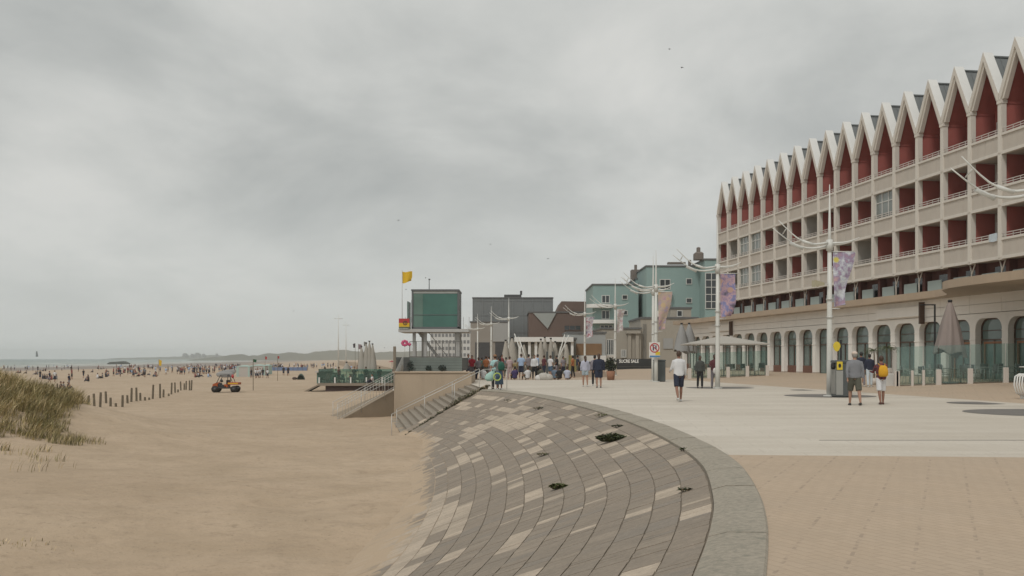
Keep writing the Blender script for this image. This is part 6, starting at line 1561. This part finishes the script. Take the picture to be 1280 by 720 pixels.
o = MB().loft([(0, 0, -.22, .12, .07), (.0, 0, -.1, .25, .12), (.05, 0, .1, .22, .10), (.16, 0, .26, .07, .05)], 12).build('beach_bag', mintc); o.location = (gx(612, 47.6), 47.6, .62); tag(o, 'mint green beach bag left of the woman in the denim skirt', 'bag')
# crowd around Y = 68..72
crowd = [
 (590, 71, PI, 1.70, dict(top=redc, bottom=greyp, bot_len=1.4, hair=HBr), 'person in a bright red shirt standing right of the lookout tower'),
 (598, 70.5, .3, 1.55, dict(top=greyp, bottom=black_c, bot_len=.9, hair=HBr), 'person in a grey top beside the one in the red shirt'),
 (607.5, 71, 0, 1.65, dict(top=cloth('orange', (.35, .13, .05)), bottom=olive, bot_len=.9, hair=HBr), 'person in an orange top behind the lamp post left of the stair head'),
 (651.5, 69.8, 0, 1.80, dict(top=lblue, bottom=navy, bot_len=1.0, hair=HBr, shoes=wsh), 'man in a light blue shirt and navy shorts standing among the seated people'),
 (668, 70.0, PI, 1.72, dict(top=white_c, bottom=black_c, bot_len=1.5, hair=HBr, top_long=True, shoes=dsh), 'person in white top and dark trousers facing the viewer by the blue shirted man'),
 (637, 70.5, .3, 1.62, dict(top=cloth('palepink', (.48, .36, .36)), bottom=cloth('palepink', (.48, .36, .36)), bot_len=1.4, hair=HBr), 'person in pale pink clothes next to the second lamp post'),
 (644, 71, 0, 1.35, dict(top=cloth('yellowgreen', (.30, .24, .12)), bottom=cloth('purple', (.06, .045, .13)), bot_len=1.4, hair=HBr), 'child in purple trousers and mustard top left of the blue shirted man'),
 (661, 73, .4, 1.78, dict(top=greyp, bottom=olive, bot_len=1.2, hair=HB), 'person in a grey top farther back between the two standing men')]
for (px, Y, rz, H, kw, lb) in crowd:
    person(gp_(px, Y), rz, H, legL=(.06, .05), legR=(-.05, .05), armL=(.1, .5), armR=(.05, .3), label=lb, detail=False, **kw)
more = [(585.5, 74, cloth('grey2', (.14, .15, .16)), navy), (611, 73, white_c, greyp), (602, 76, tealc, black_c), (627, 74.5, cloth('dullred', (.22, .05, .05)), navy), (632.5, 76, cloth('grey2', (.14, .15, .16)), olive), (672, 75, lblue, black_c), (680, 77, maroon, navy), (688, 74, white_c, denim), (696, 78, black_c, greyp), (704, 76, greyp, navy), (716, 75, cloth('orange', (.35, .13, .05)), black_c), (722, 80, navy, olive)]
for k, (px, Y, a_, b_) in enumerate(more):
    person(gp_(px, Y), R.uniform(0, 6), R.uniform(1.55, 1.8), legL=(.12, .1), legR=(-.1, .1), armL=(.1, .6), armR=(0, .3), top=a_, bottom=b_, bot_len=R.choice([.9, 1.4]), hair=R.choice([HB, HBr]), skin=R.choice([SKIN, SKIN2]), detail=False, group='people standing in the background crowd by the pavilion',
           label='person standing in the background crowd between the lookout tower and the cafe')
sits = [(593.5, 68.8, navy, 'person in navy sitting on the ground right of the tower terrace'), (604, 68.8, white_c, 'person in white sitting on the ground left of the stair head'), (659.5, 68.8, white_c, 'person in a white top sitting between the two standing men'),
        (643.5, 69.2, cloth('purple', (.06, .045, .13)), 'person in dark purple sitting left of the blue shirted man'), (699.5, 69, black_c, 'person in a black vest sitting right of the pale heap of bags'), (693.5, 69.2, cloth('steelblue', (.14, .19, .25)), 'person in steel blue sitting next to the black vest'),
        (709, 68.9, cloth('whiteblue', (.45, .48, .58)), 'rightmost seated person, in a white and blue top'), (676, 69.4, olive, 'person in olive sitting behind the pale heap of bags')]
for k, (px, Y, tp_, lb) in enumerate(sits):
    person(gp_(px, Y), R.uniform(-.6, .6), 1.7, legL=(0, .8), legR=(0, .8 if k % 2 else .2), armL=(.5, .8), armR=(.5, .8), top=tp_, bottom=navy if k % 2 else olive, bot_len=1.3, hair=HB if k % 2 else HBr, sit=True, detail=False, lean=-.1, label=lb)
for k, (px, r, mt) in enumerate([(679.5, .42, cloth('bag_cream', (.44, .42, .38))), (685, .36, cloth('bag_cream', (.44, .42, .38))), (674, .3, cloth('bag_white', (.62, .60, .58)))]):
    o = MB().ball((0, 0, r * .45), r, r * .7, r * .75, 12, 8).build('cloth_bag', mt); o.location = gp_(px, 68.2); tag(o, ['middle and biggest', 'right hand', 'left and smallest'][k] + ' pale bundle on the ground in front of the pavilion', 'bag', 'pale bundles on the ground')

# tiny beach visitors: one mesh body each, clothes as parts of the same small figure
def tiny(kind, top, bot, skin):
    mb = MB()
    if kind == 'stand' or kind == 'walk':
        w_ = .10 if kind == 'stand' else .26
        mb.m(0).tube([(-.09, -w_, .0), (-.09, -w_ * .3, .45)], [.05, .06], 5).tube([(.09, w_, .0), (.09, w_ * .3, .45)], [.05, .06], 5)
        mb.m(2).tube([(-.09, -w_ * .3, .42), (-.07, 0, .92)], [.09, .11], 6).tube([(.09, w_ * .3, .42), (.07, 0, .92)], [.09, .11], 6)
        mb.m(1).loft([(0, 0, .88, .17, .12), (0, 0, 1.1, .16, .12), (0, 0, 1.38, .20, .12), (0, 0, 1.47, .08, .07)], 8)
        for s in (-1, 1): mb.m(1).tube([(s * .19, 0, 1.40), (s * .24, 0, 1.14)], .06, 5).m(0).tube([(s * .24, 0, 1.16), (s * .23, .08, .85)], .04, 5)
        mb.m(0).ball((0, 0, 1.62), .09, .10, .12, 8, 6).m(3).ball((0, -.02, 1.66), .095, .10, .10, 8, 6)
    else:
        mb.m(2).tube([(-.1, 0, .12), (-.16, .4, .38), (-.12, .62, .06)], [.11, .08, .05], 6).tube([(.1, 0, .12), (.16, .42, .2), (.12, .75, .06)], [.11, .08, .05], 6)
        mb.m(1).loft([(0, -.02, .05, .18, .14), (0, -.02, .35, .17, .12), (0, 0, .62, .20, .12), (0, 0, .70, .07, .07)], 8)
        for s in (-1, 1): mb.m(0).tube([(s * .19, 0, .60), (s * .22, .18, .34), (s * .12, .36, .34)], .045, 5)
        mb.m(0).ball((0, .02, .83), .09, .10, .12, 8, 6).m(3).ball((0, 0, .87), .095, .10, .10, 8, 6)
    return mb.build('person', [skin, top, bot, HBr])
protos = []
pal = [(black_c, navy, SKIN, 'dark'), (navy, greyp, SKIN2, 'navy'), (cloth('dullred', (.22, .05, .05)), black_c, SKIN, 'red'), (white_c, navy, SKIN2, 'white'), (SKIN, denim, SKIN, 'swimwear'), (greyc, black_c, SKIN2, 'grey'), (lblue, white_c, SKIN, 'light blue')]
for kd in ('stand', 'walk', 'sit'):
    for (a, b_, c_, nm) in pal: protos.append((kd, nm, tiny(kd, a, b_, c_)))
used = set()
def put_tiny(px, py, kd=None, nm=None):
    X, Y, Z = sand_at(px, py)
    c = [p for p in protos if (kd is None or p[0] == kd) and (nm is None or p[1] == nm)]; kd_, nm_, o = R.choice(c)
    if o.name in used: o = o.copy(); C.objects.link(o)
    used.add(o.name)
    o.location = (X, Y, Z); o.rotation_euler = (0, 0, R.uniform(0, 2 * PI)); sc_ = R.uniform(.9, 1.06); o.scale = (sc_,) * 3
    tag(o, 'tiny distant beach visitor in %s clothes %s on the sand' % (nm_, {'stand': 'standing', 'walk': 'walking', 'sit': 'sitting'}[kd_]) if nm_ != 'swimwear' else 'tiny distant bather in swimwear %s on the sand' % {'stand': 'standing', 'walk': 'walking', 'sit': 'sitting'}[kd_], 'person', 'tiny beach visitors in the distance')
for (px, py, kd, nm) in [(22.5, 466.5, 'sit', 'red'), (25.8, 466.5, 'sit', 'dark'), (31.5, 463, 'walk', 'dark'), (34, 463, 'stand', 'grey'), (47.3, 464.2, 'stand', 'dark'), (45, 468.3, 'sit', 'navy'), (47, 468.4, 'sit', 'grey'), (33, 467, 'sit', 'grey'), (54.5, 464, 'sit', 'dark'), (56.8, 464, 'sit', 'dark'),
                         (50.2, 474.3, 'stand', 'dark'), (53.5, 474, 'sit', 'navy'), (56, 474, 'sit', 'dark'), (58.8, 474.2, 'sit', 'navy'), (62, 478.2, 'walk', 'navy'), (64.5, 475, 'sit', 'red'), (68.5, 477.5, 'walk', 'white'), (70.5, 474.5, 'sit', 'grey'), (76, 488, 'sit', 'dark'), (79.5, 487.5, 'sit', 'grey'), (85, 487, 'sit', 'dark'),
                         (86.3, 483, 'walk', 'navy'), (89, 465, 'stand', 'dark'), (89.8, 474, 'stand', 'red'), (98, 464.5, 'stand', 'grey'), (104.3, 472.3, 'walk', 'dark'), (116, 465.5, 'sit', 'grey'), (122, 473.5, 'sit', 'white'), (128, 473, 'sit', 'grey'), (110.5, 477, 'sit', 'dark'), (110, 475.7, 'sit', 'navy')]: put_tiny(px, py, kd, nm)
for k, (px, py) in enumerate([(122, 461.3), (126, 461.7), (129, 461)]): put_tiny(px, py, 'sit', 'dark')
for (a, b_, n_, y0, y1, kinds) in [(131, 196, 36, 464.5, 471.5, None), (140, 200, 22, 458.3, 462, 'stand'), (200, 226, 10, 464, 468.5, None), (226, 262, 26, 464.5, 468.3, 'stand'), (228, 300, 34, 458.0, 462.5, 'stand'), (266, 296, 22, 462.5, 466.5, 'stand'), (243, 264, 6, 470.8, 472, 'sit'),
                                   (336, 385, 26, 460.0, 463.2, 'stand'), (338, 420, 24, 457.6, 460.5, 'stand'), (312, 336, 7, 471.5, 473.5, 'walk'), (352, 362, 3, 469, 470, 'stand'), (0, 130, 18, 459.5, 464, 'stand'), (395, 500, 22, 462, 467, None)]:
    for k in range(n_): put_tiny(R.uniform(a, b_), R.uniform(y0, y1), kinds, None)
for p in protos:
    if p[2].name not in used: bpy.data.objects.remove(p[2])
for k in range(10):
    X = gx(415 + k * 8.5, 106); 
    o = tiny('stand' if k % 2 else 'sit', R.choice([tealc, black_c, white_c, redc]), navy, SKIN); o.location = (X, 104.5 + R.uniform(1, 5), gdeck); o.rotation_euler = (0, 0, R.uniform(0, 6)); tag(o, 'guest ' + ('standing' if k % 2 else 'sitting') + ' on the beach bar deck behind the glass', 'person', 'guests on the beach bar deck')
